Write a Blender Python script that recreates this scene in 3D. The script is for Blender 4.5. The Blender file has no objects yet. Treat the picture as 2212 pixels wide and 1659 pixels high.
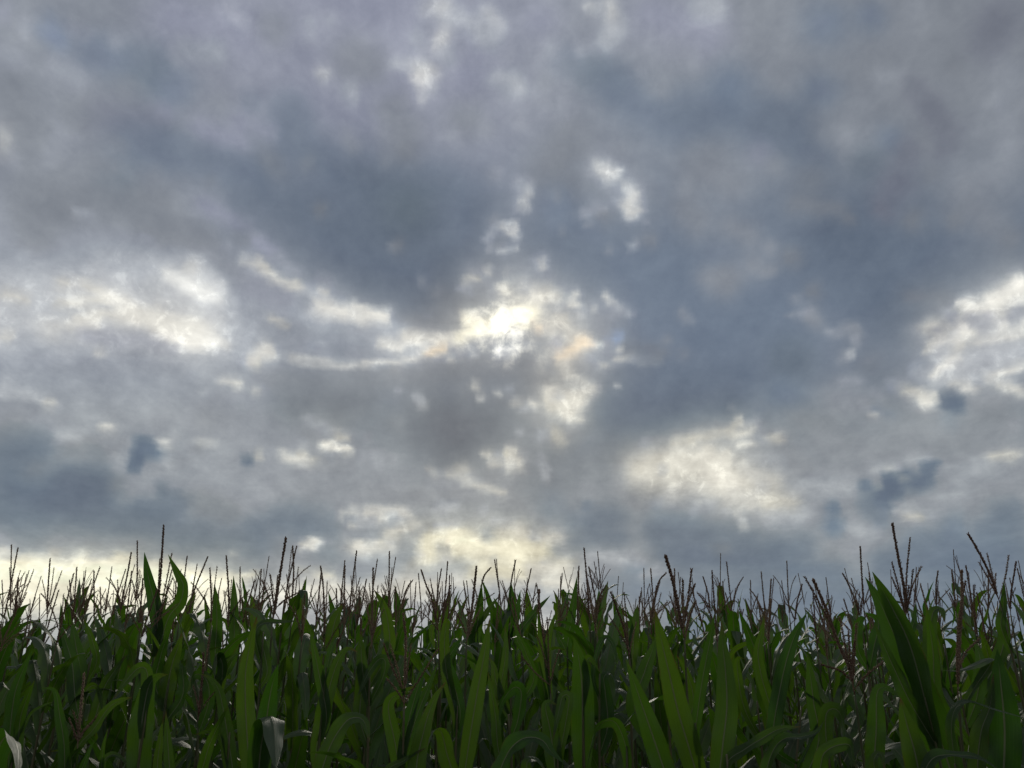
import bpy, math, random
import numpy as np
from mathutils import Vector

scene = bpy.context.scene
COL = scene.collection
R = math.radians

# ------------------------------------------------------------------ camera
CAM_Z, PITCH, FOC = 1.75, R(19.4), 1661.0           # focal length for a picture 2212 units wide
CP, SP = math.cos(PITCH), math.sin(PITCH)
cam_d = bpy.data.cameras.new("camera")
cam = bpy.data.objects.new("camera", cam_d)
COL.objects.link(cam)
cam.location = (0, 0, CAM_Z)
cam.rotation_euler = (math.pi / 2 + PITCH, 0, 0)
cam_d.sensor_width = 36
cam_d.lens = 36 * FOC / 2212
cam_d.clip_end = 5000
cam_d.clip_start = 0.05
scene.camera = cam

# ------------------------------------------------------------------ exposure
scene.view_settings.view_transform = 'Standard'
scene.view_settings.look = 'None'
scene.view_settings.exposure = 0
scene.view_settings.gamma = 1
scene.cycles.max_bounces = 8
scene.cycles.diffuse_bounces = 2
scene.cycles.glossy_bounces = 3
scene.cycles.transmission_bounces = 4
scene.cycles.use_denoising = True


def direction(u, v):
    a, b = (u - 1106) / FOC, (829.5 - v) / FOC
    d = np.array([a, CP - b * SP, SP + b * CP])
    return d / np.linalg.norm(d)


def place(u, v, Y):
    """The point at distance Y ahead of the photographer's spot along a line of sight."""
    a, b = (u - 1106) / FOC, (829.5 - v) / FOC
    t = Y / (CP - b * SP)
    return np.array([a * t, Y, CAM_Z + t * (SP + b * CP)]), t


# ------------------------------------------------------------------ sky
SUN = direction(1086, 712)
SUN_EL = math.asin(SUN[2])
SUN_AZ = math.atan2(SUN[0], SUN[1])

TILES = {
 (0,0): ('n140', '1500,150,2150,300 300 l150|820,450,1300,620,1500,750 150 b128|1250,600 180 t126|100,800,300,1200 160 n131|900,1000,1250,1050 170 l126|1150,1250,1700,1350,2209,1500 190 b118|1000,1600 150 t121|700,1000 120 n128|420,230,520,330 90 b138|350,1600 200 n131|1950,20,2020,140,2110,210 50 l174|200,190,205,270 45 n166|20,100 70 l154|30,450,100,500 60 n160|130,540,180,580 60 n154|480,600,650,620 90 n158|670,750 60 n158|600,240,760,310 45 n158|980,360 80 n154|1600,430,1880,520 110 n155|1880,400 70 n160|1500,520 60 n150|20,1130,40,1230 60 w180|20,1320 40 w174|130,1400 40 n158|490,1080,560,1170,680,1240 40 n152|500,1260,450,1430 80 n147|1000,1230,1080,1270 70 n140|1350,1500 45 n139|1800,1570 50 n137|1440,960 90 l141|1750,1080,1950,1200,2080,1240 80 l151|2100,1080 80 l151|1900,900 80 n141|1100,730 150 n137|2180,880 60 b123|340,1440 50 n146|800,1450,1000,1480 60 n136'),
 (1,0): ('l147', '150,230 150 n134|850,500 200 n133|1000,560 150 n134|300,980 150 b121|300,1200,600,1400,1000,1560,1600,1600 200 b112|950,1620 250 b106|1180,950 120 n133|1300,1150 200 n135|1300,1320 110 n127|1800,1050 180 n135|1900,430,1750,650 150 l146|1500,40,1640,60 90 n188|1620,40 50 w202|1580,120 50 n180|1640,290,1580,360 60 w194|1650,440 60 n174|2020,130,2090,180 60 n190|2000,90 60 n184|1700,150,1950,250,1950,330 90 n172|1400,300 80 n165|1200,530,1400,540 60 n180|1430,600,1540,620 70 w195|1400,680,1440,710 50 w212!|1530,780 60 n188|1420,850,1440,880 32 w205|1480,520 60 n176|560,600,610,630 45 w194|600,680 40 n170|850,740 40 n186|860,830 32 n188|850,880 40 n168|800,780 90 n162|2100,650,2209,720 70 n173|2020,700 50 n169|2150,820 80 n158|1710,1210 36 n178|1680,1200 70 n156|2090,1500 34 n178|2060,1500 60 n151|1120,1110 60 n147|1130,1400 60 n141|780,1150,840,1280 60 n145|430,1470 40 n134|470,1400 60 n128|60,1120,180,1140 60 l149|100,1350,200,1470 90 n132|480,160 60 n158|650,140 60 n156|500,300 50 n155|1990,1120 70 n147|2050,330 80 n165|1700,520 70 n158'),
 (2,0): ('n142', '250,170 170 l145|1200,150,1700,330 220 l148|480,520,700,560,900,700 110 b122|700,620 130 t120|900,800,1100,950,1500,1100 200 b120|1500,1000,1800,950,2209,1100 220 b116|2209,1120 150 b109|1700,1170 150 b114|1900,750 150 b124|500,1250,300,1500,500,1600 170 n126|1700,1350 180 n134|1600,1500,1900,1600 180 n136|650,40,700,70 36 w198|830,50 60 w196|860,140 50 w194|840,250 50 n184|960,220 50 n178|800,340,900,320 80 n173|800,430 50 n167|600,420 80 n160|350,430 90 n158|1700,60 140 n171|1760,130,1860,150 40 n172|1600,130 80 n162|40,760,60,820 60 n177|40,640 60 n162|250,850,400,950 120 n152|60,1080 80 n152|400,1030 50 n153|780,1450 120 n160|820,1490,900,1500 42 w216!|830,1570 42 w208|720,1430,760,1490 36 w190|980,1630 70 w208|60,1600 60 n173|170,1610 40 n166|1300,800 120 n141|1080,620 50 n151|1530,550 100 n148|1400,440 60 n153|2150,1330 100 l136|300,720 60 n140|900,1330 100 n140|1500,1620 60 n149|1100,1600 80 n146'),
 (3,0): ('n129', '150,150,50,400 150 n137|500,200 200 b122|900,150 120 b122|1250,100 110 n144|1200,300 150 n133|1950,200,1900,380 150 l114|2000,150 120 l115|2100,600,2000,900,2100,1300 150 n141|1940,880 60 n150|1780,1080 70 n143|2209,900 40 n160|2050,1270 80 n145|150,1050 200 b110|300,1350,450,1420 130 b112|450,800 150 b118|950,680,1080,690 60 n148|960,800 60 n143|800,900 80 n139|650,1180,850,1200 130 n139|700,1200 60 n146|650,1330 80 n138|1050,1200 100 b120|1250,780,1400,950,1550,1150,1500,1300 90 l114|1220,1300 110 l113|870,1420 120 t111|1100,1600 150 l116|1350,1150,1380,1300 50 n127|1240,1030 60 n133|1600,580 90 n120|1700,750 150 n130|1700,1550,2000,1500 180 n139|100,780 80 n135|60,1450 90 n135|1400,1500 80 n128|400,1600 150 n124'),
 (0,1): ('n149', '0,1000,600,1000,1300,930,1900,1150 330 n197|500,1130,1700,1180 170 c206|900,700,1700,760 130 n190|300,1400,900,1400 140 n166|300,150,700,50,1300,100 180 n125|300,350 150 n129|1300,250,1700,420 140 n127|2100,80 140 b110|1800,500,1900,600,2209,800 90 n133|650,140,760,165 32 n176|780,180 80 n143|1200,380,1310,400 36 n150|1750,100,2000,250,2140,310 60 l147|2180,380 50 n151|2050,380,2120,420 50 n130|1950,470 70 n151|2150,560,2209,640 60 n170|2090,580,2180,620 36 w194|180,570 50 n156|950,620,1300,680 90 n169|1500,560,1700,600 80 n171|1300,800 120 n167|1700,600,1900,800 80 n184|1640,660 70 w196|1450,720,1650,820,1800,880 70 w208|1600,800,1700,880,1900,920 50 w222|1900,820 60 n194|0,900,500,1020 120 n177|500,780,720,790,850,850 42 c200|640,790 40 n194|500,950,900,940 40 c196|900,900,1100,980,1300,1100,1500,1200 60 c215|20,880,200,920 46 c197|560,1025,900,1015 30 n160|650,1070,950,1060,1150,1070 36 c205|1200,1080,1500,1080,1700,1200 100 c210|1450,1150 120 c207|1850,1090 60 n196|1500,980,1800,1000 60 n180|1750,1250 70 c216|900,1150,1250,1230 40 n173|700,1220,1200,1270,1500,1350 52 l160|1450,1220,1600,1290,1750,1320,1900,1310 46 c230!|1950,1330 40 c203|2050,950,2209,1000 60 n168|2100,1150 90 n160|2000,1000 70 n172|0,1150 50 n178|30,1200,80,1240 36 c197|200,1280 60 n162|540,1220,700,1290,850,1360,930,1390 42 n186|870,1380 40 c196|1000,1400,1200,1440 36 n180|560,1390,650,1450 36 n182|820,1520 36 n170|1080,1500 50 n160|300,1430 60 n156|500,1560,1300,1600 150 n153|1900,1480 120 n156|2150,1450 60 n186|2190,1420 46 c228!|1900,1620,2050,1640 32 c200|1650,1560 50 n167|60,1620 60 n166'),
 (1,1): ('b116', '0,1150,700,1000,1200,1230,1700,1230 230 n172|1700,1200,2209,1120 200 c196|300,150,900,350,1500,500,1700,700 330 b105|1000,800,1400,900 200 b108|1300,150 250 t104|1900,150 200 b112|1600,950,1900,950 130 n118|1400,1110,1700,1120 80 n120|0,800,200,900 120 l136|0,1000,250,1100 100 n150|100,1200,400,1250 120 n147|300,1150 100 n149|0,420,150,520 60 l152|180,560,350,700 50 n157|30,600,130,700,300,800,400,830 46 c195|100,640 38 c192|320,780 38 c190|450,870,600,920 60 n173|580,800 60 n167|600,850 32 c190|450,1010,600,1070 60 n181|550,980,800,1060,1000,1080,1120,1060 72 c214|850,960,1000,1030,1130,1060 42 c214|750,1050 60 c222|900,1130 50 c203|100,1070,240,1140 32 c186|650,760,560,740 60 n150|400,950 60 n148|800,1200,1000,1230 90 n158|300,1350 60 n146|600,1400 60 n152|800,1385,1200,1390 42 n146|1080,1310,1250,1330 55 c210|1300,1250,1400,1300 40 c210|1300,1230,1600,1260,1750,1250 60 c202|450,1300,560,1290 28 n168|60,1350 60 c210|100,1390,150,1420 60 c214|0,1460 60 c186|300,1430,600,1460,750,1490,950,1490 40 c203|950,1480,1200,1480,1400,1420,1600,1350 38 c212|1200,1560 46 c190|1500,1390,1600,1340 40 p212|100,1600,900,1620,1500,1600 90 n134|2050,240 60 n140|2140,300 50 w205|2180,360 40 w200|2060,330,2000,420 32 n172|2100,440 36 n130|2130,510 36 w216|2040,490 24 w194|1930,700 120 n140|2040,670,2010,710 32 w196|1900,750,1820,770 36 c182|1850,860 36 n170|1780,830 40 n160|2050,880 90 n150|2130,820,2160,850 40 c212|1460,790 40 n141|1580,870 50 n132|1230,480 60 n122|1160,480 28 n136|550,150 60 n116|1460,1070 28 n148|1700,1560,2209,1520 90 n118|1900,1470,2000,1440,2150,1440 42 n125|1800,1060 60 c197|1850,1100,2000,1120,2209,1050 70 y224|1920,1060 40 c212|1750,1250,1950,1180 40 y222|1900,1200 40 y228|2080,1150 70 y252!|2000,1290,2209,1230 26 n178|1850,1330,1950,1310,2209,1260 32 n160|1950,1310 46 n150|2100,1380 46 w252!|2209,1380 50 w255|1880,1420 28 w208|1680,1450 32 c206|1700,1370,1780,1400,1850,1430 32 n148|2180,1490 24 w188'),
 (2,1): ('b122', '100,950,550,1250 280 c190|300,1500,560,1560 110 c176|1000,600,1500,700,1700,1100,2209,1000 400 b117|500,450,700,600 150 b113|200,350 100 b116|400,100 150 b122|750,150 80 n156|1020,60,1050,180 70 n176|1050,30 60 w210|1000,80 40 w198|900,90 32 n182|1020,190 50 w210|950,140,1090,150 40 w192|820,160 28 n184|640,180 40 n168|670,280 28 n158|1160,270 28 n160|820,240 70 n126|1070,440 28 n160|1050,485 20 w212|850,520 36 n139|60,150 60 n160|140,10 36 w196|90,70 32 w198|120,140 36 w190|10,280,40,420 28 w212|10,500 28 w206|430,340 26 n142|380,40 40 n138|1500,150,1600,250 180 n134|1900,330,2050,380 130 n136|2100,620 110 n136|1700,730,1900,700 110 n136|1850,780 130 n132|2200,680 60 n142|1180,420 80 n134|1530,1080 36 n150|1470,1030 40 n141|1350,1250 40 n134|250,620 60 n168|260,640 40 w200|270,740 60 n150|130,820 60 n170|250,900,350,900 90 c192|60,1060,180,1060 60 y228|300,950 60 c200|200,900 40 c208|60,1050 50 y244|100,1150 55 y252!|240,1190 40 p234|340,1000 50 n150|480,1020,580,1050 46 n150|560,870,520,920 28 c204|500,980,570,990 28 c204|580,1080 28 w204|450,1100 60 c180|380,1060 32 c200|300,1140,450,1130 40 c198|420,1010 30 n158|850,960 40 n165|700,1010 28 c194|800,910,830,950 32 c192|900,1000 34 w206|1000,1040 24 w206|800,1080,900,1060 80 n144|750,1150 80 n138|500,1200 50 c192|350,1220 46 c194|620,1280,560,1350,420,1400 55 p226|660,1290 46 p228|740,1310 32 c208|400,1310 60 n168|280,1300,180,1310 50 n142|150,1290 46 n142|60,1230 50 n186|30,1240 40 w228|40,1360,140,1340 28 w220|20,1390 34 w252|920,1220,870,1250 32 b160|920,1340 36 c204|1060,1410 32 c210|1130,1460,1260,1440 36 c202|880,1440,1000,1420 36 c194|760,1510,800,1490 32 c194|700,1440 50 n165|600,1530 60 n136|330,1490 40 n140|240,1460 40 w182|460,1480 40 c194|450,1580,560,1600 36 c200|350,1560 32 n174|620,1640 40 c188|100,1480,150,1600,300,1640 110 n113|0,1470 28 w192|1000,1330,1300,1370 60 n122|1480,1390 50 n138|1200,1550,2000,1550 150 b113|1800,1250 150 b117'),
 (3,1): ('b111', '600,300,1100,600,1200,900 350 b107|250,120,600,150 80 n126|700,230 60 n122|1000,150 100 l113|1250,250 100 n120|1700,100,1900,250 200 n132|2100,400 120 n126|1600,250 80 n124|40,470 80 n139|60,650 60 n135|220,560 90 n124|400,850 80 n125|250,910 40 n148|380,1050 50 n156|330,1030 50 n164|230,1040 32 n150|400,1100 80 n134|500,1200,600,1230 40 n150|650,1170,760,1170 50 n148|750,1240 80 n134|740,1290 36 n158|700,1400 36 w186|715,1410 22 w210|650,1440 60 n140|200,1450 170 t106|650,1640,780,1620 40 n162|900,1480 100 n124|1250,1420 80 b114|1250,900,1500,900 80 n118|1250,1200 40 n140|1500,1250,1700,1150,2000,1000,2209,870 220 c194|1500,1550,1900,1450,2209,1350 190 n190|1560,1030 50 n176|1690,940 40 w228|1700,950,1750,1000 60 c224|1900,930,2050,900,2209,800 70 c228|1950,960 60 c222|2180,780 60 c232|1850,1040 50 c212|1350,1180 46 c198|1420,1150 40 c208|1650,1180,1600,1260,1460,1310 46 c228|1700,1220 50 c228|2000,1150 50 c217|1580,1110,1600,1130 40 l138|1760,1100,1830,1110 40 l138|1750,1140 32 l142|1900,1090 40 l150|2050,1090,2120,1050,2200,990 36 l136|2180,1090 32 l150|1460,1215 28 l140|1550,1260 28 n160|1850,1200 32 l165|1950,1190 32 l170|1370,1370 40 c198|1420,1320 36 c208|1500,1370 60 n182|1330,1270 36 n138|2209,1130 40 c217|1800,1300,2209,1200 46 c208|1650,1350 50 c203|1900,1400 100 n182|1700,1600 90 n184|1500,1530,1600,1460 40 c219|1450,1570 36 c212|1900,1600,2209,1490 40 c216|1380,1480 50 n145|1250,1540 40 n177|1320,1580 40 n184|2180,1380 32 n165|2100,1640 50 n192'),
 (0,2): ('n150', '900,200,1600,200 250 n151|1800,330 200 n139|1400,320 120 n143|0,130,300,220,550,300 60 n142|100,280,400,330 60 n152|0,60,300,110,450,180 46 n174|100,40 60 n166|400,160 30 c192|2209,60 40 c188|2070,20 32 c200|1770,75 32 n175|2100,200 60 n155|100,400 120 n130|0,600,200,600 180 b106|350,520 140 b116|300,750 100 n130|500,430,700,470 50 n165|750,530,850,580 80 n124|600,560 70 n128|880,385,970,405 26 c215|1000,470 70 n157|1500,440 60 n165|1400,520 40 c228!|1450,525 26 c208|1700,490,1830,505 26 c215|1900,560 50 n166|1050,650 60 n171|1100,560 50 n158|1450,680 70 n161|1300,780 80 n153|1900,700,2100,900 250 n147|2209,590 28 c184|1230,520,1200,620,1160,680 60 b114!|1290,560 60 b116!|1380,590 46 b120!|1060,520 36 n132|1000,550 22 n134|1680,550 36 n132|1545,665 34 n133|2120,640 40 b111!|2015,610 20 n140|0,900,300,1000,800,900 200 b112|600,820,900,850 120 b106|500,1100,1000,1200,1500,1350,2209,1450 180 b105|300,1250,0,1150 140 b112|1200,1050,1500,1100 90 b112|1000,850 70 n126|1150,930 50 n141|1400,900,1600,1000 60 b116|1700,1000,2000,1100 90 n129|150,1380,350,1400 60 b112|1700,1380 130 b106|2000,1500 100 b108|800,1400 60 n118|0,1300 50 n150|10,1420 40 c198|435,1380 26 c190|500,1410 40 n150|450,1465 40 c182|850,1490 40 n160|0,1680,600,1680,1200,1690,1900,1690 60 y238|0,1570,500,1585,900,1570,1300,1600,1700,1650 70 y230!|200,1550 60 y217|700,1520,720,1480 40 y217|1000,1480,1100,1470 36 y208|1180,1470 30 y204|1570,1540 30 y208|1450,1520 40 y187|1200,1540 40 n165|2000,1480 22 c184|2209,1640,1900,1650 32 y218|950,1590 40 y242|300,1640 50 y240'),
 (1,2): ('n140', '1300,1380,2209,1430 190 y210|850,1400,1200,1440 130 c190|900,1130,1250,1120 90 n172|400,150,900,150 170 n123|700,250 120 n121|1500,300,1900,350 300 n112|1700,500 200 n110|2100,150 100 n124|1200,330 80 n133|1800,100 100 n122|1380,120,1420,180 50 n160|1390,130 26 n172|1230,50 32 n158|1900,20 40 c188|1945,120 20 w200|2090,75 24 w195|2180,50 28 n172|2209,150 24 w195|50,40 60 n157|450,310,560,360,700,430,780,460 32 n162|700,440,780,470 28 c182|960,450 32 n158|590,510,700,540,800,580 32 c222!|580,520 28 c208|420,590 40 c194|250,600,350,640,450,660 36 c210|520,660 40 c181|400,520 36 n161|650,620 32 n166|40,595 28 c200|1050,620 50 n151|930,630 32 n160|1060,690 32 n167|1190,645 28 n162|1800,740 60 c180|1530,750 36 c194|1700,780,1780,820,1900,880,2120,940 40 c194|1800,880 40 c188|1550,800,1700,790 28 c181|1600,770 26 n145|2020,600 32 c204|2070,680 50 c198|2190,600,2180,700 40 c208|2200,560 32 c194|2209,760 32 c188|2100,600 30 n160|300,950,1000,900,1700,950 170 n140|1400,850 100 n136|200,1180,500,1180 110 b112|650,1130 50 b116|400,1260,700,1250 70 b114|0,1250 100 b112|600,1450,700,1530 120 b112|200,1450 100 n128|50,1400 80 b116|1000,1180 60 n166|740,1130,860,1080 28 c205|850,1190 28 c205|950,1090,1100,1080,1280,1090 36 c213|1100,1130,1080,1160 28 c209|1300,1140 24 c194|810,1145 40 b120|1150,1150 40 b130|1050,1290,850,1300 46 b118|1650,1080 60 n161|1550,1060,1740,1060 24 n178|1180,1270,1380,1230 28 c207|880,1350 28 c205|430,1370,520,1350 34 c221!|400,1400 22 c205|600,1340 36 n161|870,1410,950,1430 36 c219|1020,1380,1060,1350 28 c215|950,1490 46 c224|1080,1520,1100,1480 36 c216|1180,1400 36 c209|1150,1360 28 n178|1260,1350,1400,1300 50 n130|1430,1250 28 n165|1300,1450,1200,1550 80 b122|1450,1340,1700,1270,1800,1260 36 y215|1500,1400,1480,1480 40 y208|1420,1460 32 c203|1700,1350,1900,1400,2209,1420 60 y229!|1500,1540 40 y213|1750,1480,1900,1560,2150,1600 50 y218|2100,1480 50 y221|1480,1620,1750,1580,1850,1620 60 b124|2000,1300 55 b132|1610,1420 40 n138|2030,1530 32 n150|1780,1170 50 n134|1650,1500 28 n172|2150,1280 40 c193|2050,1190,2209,1200 24 n178|1550,1220,1750,1200 24 n175|1950,1090 36 n171|500,1620,650,1640 30 y208|400,1600 28 y194|120,1500 32 n150'),
 (2,2): ('n135', '350,150,560,150 150 c178|100,1420,400,1480 150 y196|800,150,1300,150,1800,100 200 b109|900,350,1300,350 150 b110|900,550 150 n115|400,560 120 n120|100,100 80 n124|60,280,200,300 50 n130|200,800,700,750 150 n130|650,900 120 n140|100,950 100 n134|330,60,420,120,600,100,680,40 70 c203|560,150 70 c205|450,220,500,280 70 c201|600,310 28 c198|350,200 50 c187|320,40 28 c210|150,160,190,180 36 c208|40,160 32 c193|100,210 36 n173|400,110 32 n168|900,15 28 w200|350,400,400,480 50 c172|240,430 40 n161|60,410 24 n167|20,570 40 c192|50,640,80,700 50 c198|270,680,300,800 28 n170|250,620 28 n151|1400,960 70 n168|1400,850,1700,920 60 n181|1250,760,1700,780,2100,900 210 c190|1100,720,1400,650,1700,700,1800,800,1950,880 130 c199|1150,500 50 n150|1400,500,1600,450,1850,400,1950,320 46 c184|2080,340 60 n168|1950,290 28 c202|1900,450,2050,400 36 c191|1950,520,2080,510 32 c204|1550,490 40 c184|1700,560 60 c194|1650,620,1850,680 70 c215|1750,800,1900,870 80 c222|1850,760 50 c218|1100,720 50 c187|1250,680 60 c190|1500,600 40 c197|1280,740 32 n166|1850,600 40 c200|2050,600,2209,650 60 n157|2000,680 40 w192|2050,750,2200,850 60 w198|2150,900 60 n182|2160,480 40 n173|1900,960,2100,990 60 w197|2050,270,1990,270 22 b120|2130,240 22 b122|1900,180 32 n140|300,1100 110 b118|650,1060 46 b120|500,1200,700,1230 80 b118|950,1320,700,1350,400,1400 75 b106|1250,1250,1600,1250,2000,1290 110 b105|1300,1150,1600,1150 70 b120|800,1160,900,1180 90 b105|1250,1050 40 b130|1700,1120 60 n140|900,1235,1050,1240 20 n138|1580,1060 50 n166|1700,1050 40 n162|1850,1060 46 w186|2060,1090 40 w194|1930,1110 28 w192|2130,1130 36 n158|2000,1180 40 n173|1990,1210 28 w182|1850,1085 24 n150|2209,1200 40 n165|2060,1145 24 n140|1400,1450,2209,1500 140 b112|1800,1400 80 n126|50,1280,300,1330,420,1340 50 c198|200,1300 40 n160|100,1400,250,1430 60 y223|30,1480 60 y225|60,1550 60 y213|420,1440 32 b112|320,1520 32 n145|500,1450 24 n150|450,1560,200,1580 60 c197|150,1580 24 w218|700,1480,1000,1500 60 n169|1100,1540 50 n166|700,1580,800,1620 50 n150|1000,1600,1150,1620 50 b122|1250,1590 28 n167'),
 (3,2): ('n141', '100,50,200,100 120 b118|250,300,500,350 120 n131|600,130,800,150 150 n143|1200,450,1700,450 250 n138|500,500,900,650 180 n139|100,700 80 n166|50,820 80 w184|1100,10 60 n171|1250,90 50 n176|1200,60,1350,100 50 c187|1350,170,1420,140 46 c219|1450,100 36 c208|920,270 28 c213|870,180 32 n177|950,80 32 n167|1700,40,1850,60 40 c224|1620,20 40 c203|2000,20,2209,60 50 c208|20,470,80,460 36 c194|100,510 32 c185|2100,350 50 n161|1580,150 70 b111!|1640,180 50 b113!|1540,290 70 b128|1850,130,2000,150 90 n134|1830,60 28 n138|1000,150 46 n136|920,215 32 b128|880,170 24 n132|1010,270,1060,270 26 b128|800,130 28 n140|700,480 32 n130|2000,400 150 n139|250,900,700,900 90 n161|0,1000,200,1030 80 c182|900,740,1100,720 46 n169|1050,740 24 c192|1200,670,1400,650 36 n161|960,880 26 c199|880,930 24 c181|1150,830 26 c189|1100,790 20 c184|850,1080 80 b118|850,1010,950,1000 70 b115|960,1180 70 b122|1100,900,1000,980 75 b111!|1050,830 60 b113!|1050,800 46 b113|1280,850,1350,830 55 b112!|1190,760 34 b114!|1350,730,1430,700 38 b115!|830,880 46 b116!|900,890 28 b120|1150,960 46 b113|1050,1080 36 b114|540,1080 46 b120!|510,1110 40 b134|580,1220 60 b123!|520,1230 50 b128|700,1040 40 n140|1000,1060 50 b130|1500,740,2100,730 50 n153|1500,980,1700,960 40 n161|1100,1110,1250,1050,1450,1040 32 n173|1180,1150,1300,1130 28 c193|1400,1110 28 n173|1900,640,2100,600 28 c186|2100,640,2190,620 24 c190|1800,680 40 n163|1600,850,2000,820 60 n153|1750,920,2000,870 28 n138|1300,1040,1600,1000 20 n140|2100,1060 60 b124|2000,1130 110 b112|1900,1250,2150,1200 90 b116|1650,1100 80 n140|1600,1250 120 b124|20,1060 60 c182|50,1150,150,1170 60 n166|300,1150 70 n165|750,1250,900,1300 50 n159|1100,1250 60 n132|100,1400,300,1400 120 b116|1300,1400,2209,1450 150 b117|700,1450,900,1440 40 n147|600,1550 80 n132|200,1600,600,1620 70 b118|1000,1550,2209,1600 120 b116'),
}
# the strip of sky just above the corn, in picture units
STRIP = '0,1285,480,1285 58 y234|0,1360,500,1360 20 n168|600,1285,1250,1270 34 c192|620,1290,800,1270 24 c200|820,1215,760,1235 24 b122|880,1262,1000,1262 14 c196|980,1288,1200,1288 20 b134|1020,1240,1130,1238 14 y196|1180,1262,1240,1262 12 c190|1280,1270,1420,1280 26 b124|1390,1243,1440,1243 10 n160|1050,1330,1300,1330 30 n150|1150,1370,1260,1370 24 c212|560,1330,1000,1330 26 n164|1500,1300,2212,1300 60 b118|1500,1380,2212,1380 60 b122|0,1400,500,1400 30 n158|540,1400,1000,1400 30 n165'
TINT = {'n': (.958, 1.0, 1.068), 'b': (.892, 1.0, 1.15), 'l': (.955, .985, 1.10), 't': (.895, 1.01, 1.12), 'w': (1.0, 1.0, .985), 'c': (1.01, 1.0, .965), 'y': (1.02, 1.0, .91), 'p': (1.06, .985, .875)}


def strokes():
    """Every cloud stroke as (points, half width, colour, hard edged) in picture units."""
    for (c, r), (_, text) in TILES.items():
        for s in text.split('|'):
            yield s, 553.0 * c, 415.1 * r, .2503
    for s in STRIP.split('|'):
        yield s, 0, 0, 1.0


NCOL, NROW = 220, 132
AZ0, AZ1, EL0, EL1 = R(-43), R(43), R(-4), R(49)


def cloud_grid():
    az = np.linspace(AZ0, AZ1, NCOL)[None, :]
    el = np.linspace(EL0, EL1, NROW)[:, None]
    x, y, z = np.cos(el) * np.sin(az), np.cos(el) * np.cos(az), np.sin(el) + 0 * az
    f, up = y * CP + z * SP, -y * SP + z * CP
    U, V = 1106 + FOC * x / f, 829.5 - FOC * up / f
    def tone(k):
        v = float(k[1:].rstrip('!'))
        f = min(1, max(0, (v - 140) / 70)) if k[0] in 'nl' else 0    # bright cloud loses its blue
        return (np.array(TINT[k[0]]) * (1 - f) + np.array((1.0, 1.0, .99)) * f) * v

    num, den = 0, 0
    for (c, r), (k, _) in TILES.items():
        w = np.exp(-((U - 276 - 553 * c) / 300) ** 2 - ((V - 207 - 415 * r) / 230) ** 2)[..., None] + 1e-9
        num, den = num + w * tone(k), den + w
    img = num / den
    def paint(img, s, ox, oy, k):
        pts, wd, col = s.split()
        p = np.array([float(q) for q in pts.split(',')]).reshape(-1, 2) * k + (ox, oy)
        wd = max(float(wd) * k, 7.0)
        d2 = np.full(U.shape, 1e12)
        for i in range(max(1, len(p) - 1)):
            a, b = p[i], p[min(i + 1, len(p) - 1)]
            L = max(float((b - a) @ (b - a)), 1e-6)
            t = np.clip(((U - a[0]) * (b[0] - a[0]) + (V - a[1]) * (b[1] - a[1])) / L, 0, 1)
            d2 = np.minimum(d2, (U - a[0] - t * (b[0] - a[0])) ** 2 + (V - a[1] - t * (b[1] - a[1])) ** 2)
        q = d2 / wd ** 2
        al = (np.exp(-.6 * q ** 1.4) if col.endswith('!') else .85 * np.exp(-.85 * q))[..., None]
        return img * (1 - al) + tone(col) * al
    for s in strokes():
        img = paint(img, *s)
    def blur(a, sig):
        k = np.exp(-.5 * (np.arange(-12, 13) / sig) ** 2)
        k /= k.sum()
        for ax in (0, 1):
            pad = np.pad(a, [(12, 12) if i == ax else (0, 0) for i in range(3)], mode='edge')
            a = sum(k[i] * np.take(pad, range(i, i + a.shape[ax]), axis=ax) for i in range(25))
        return a
    hi = np.clip((V - 330) / 150, 0, 1)[..., None]              # overhead the deck is softer
    img = blur(img, .7) * (1 - hi) + img * hi
    img = img + .6 * np.clip(blur(img, 3.8) - img - 5, 0, 60)       # bright cloud scatters light into its surroundings
    for s in strokes():
        if s[0].endswith('!') and int(s[0].split()[2][1:4]) < 130:   # ragged dark scud in front of it
            img = paint(img, *s)
    img = blur(img, .45)
    lowf = np.clip((V - 780) / 120, 0, 1)[..., None]             # greyer and a little paler towards the horizon
    img = img + lowf * np.array([5.0, 4.0, 0.0]) * np.clip((img - 112) / 22, 0, 1)
    grey = img.mean(axis=2, keepdims=True)
    img = img * (1 + lowf * np.clip(grey - 138, -40, 0) * .16 / grey)
    img = img + 2 + np.clip(img - 148, 0, 100) * .22
    return np.clip(img / 255, 0, 1)


world = bpy.data.worlds.new("World")
scene.world = world
world.use_nodes = True
nt = world.node_tree
nt.nodes.clear()


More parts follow.
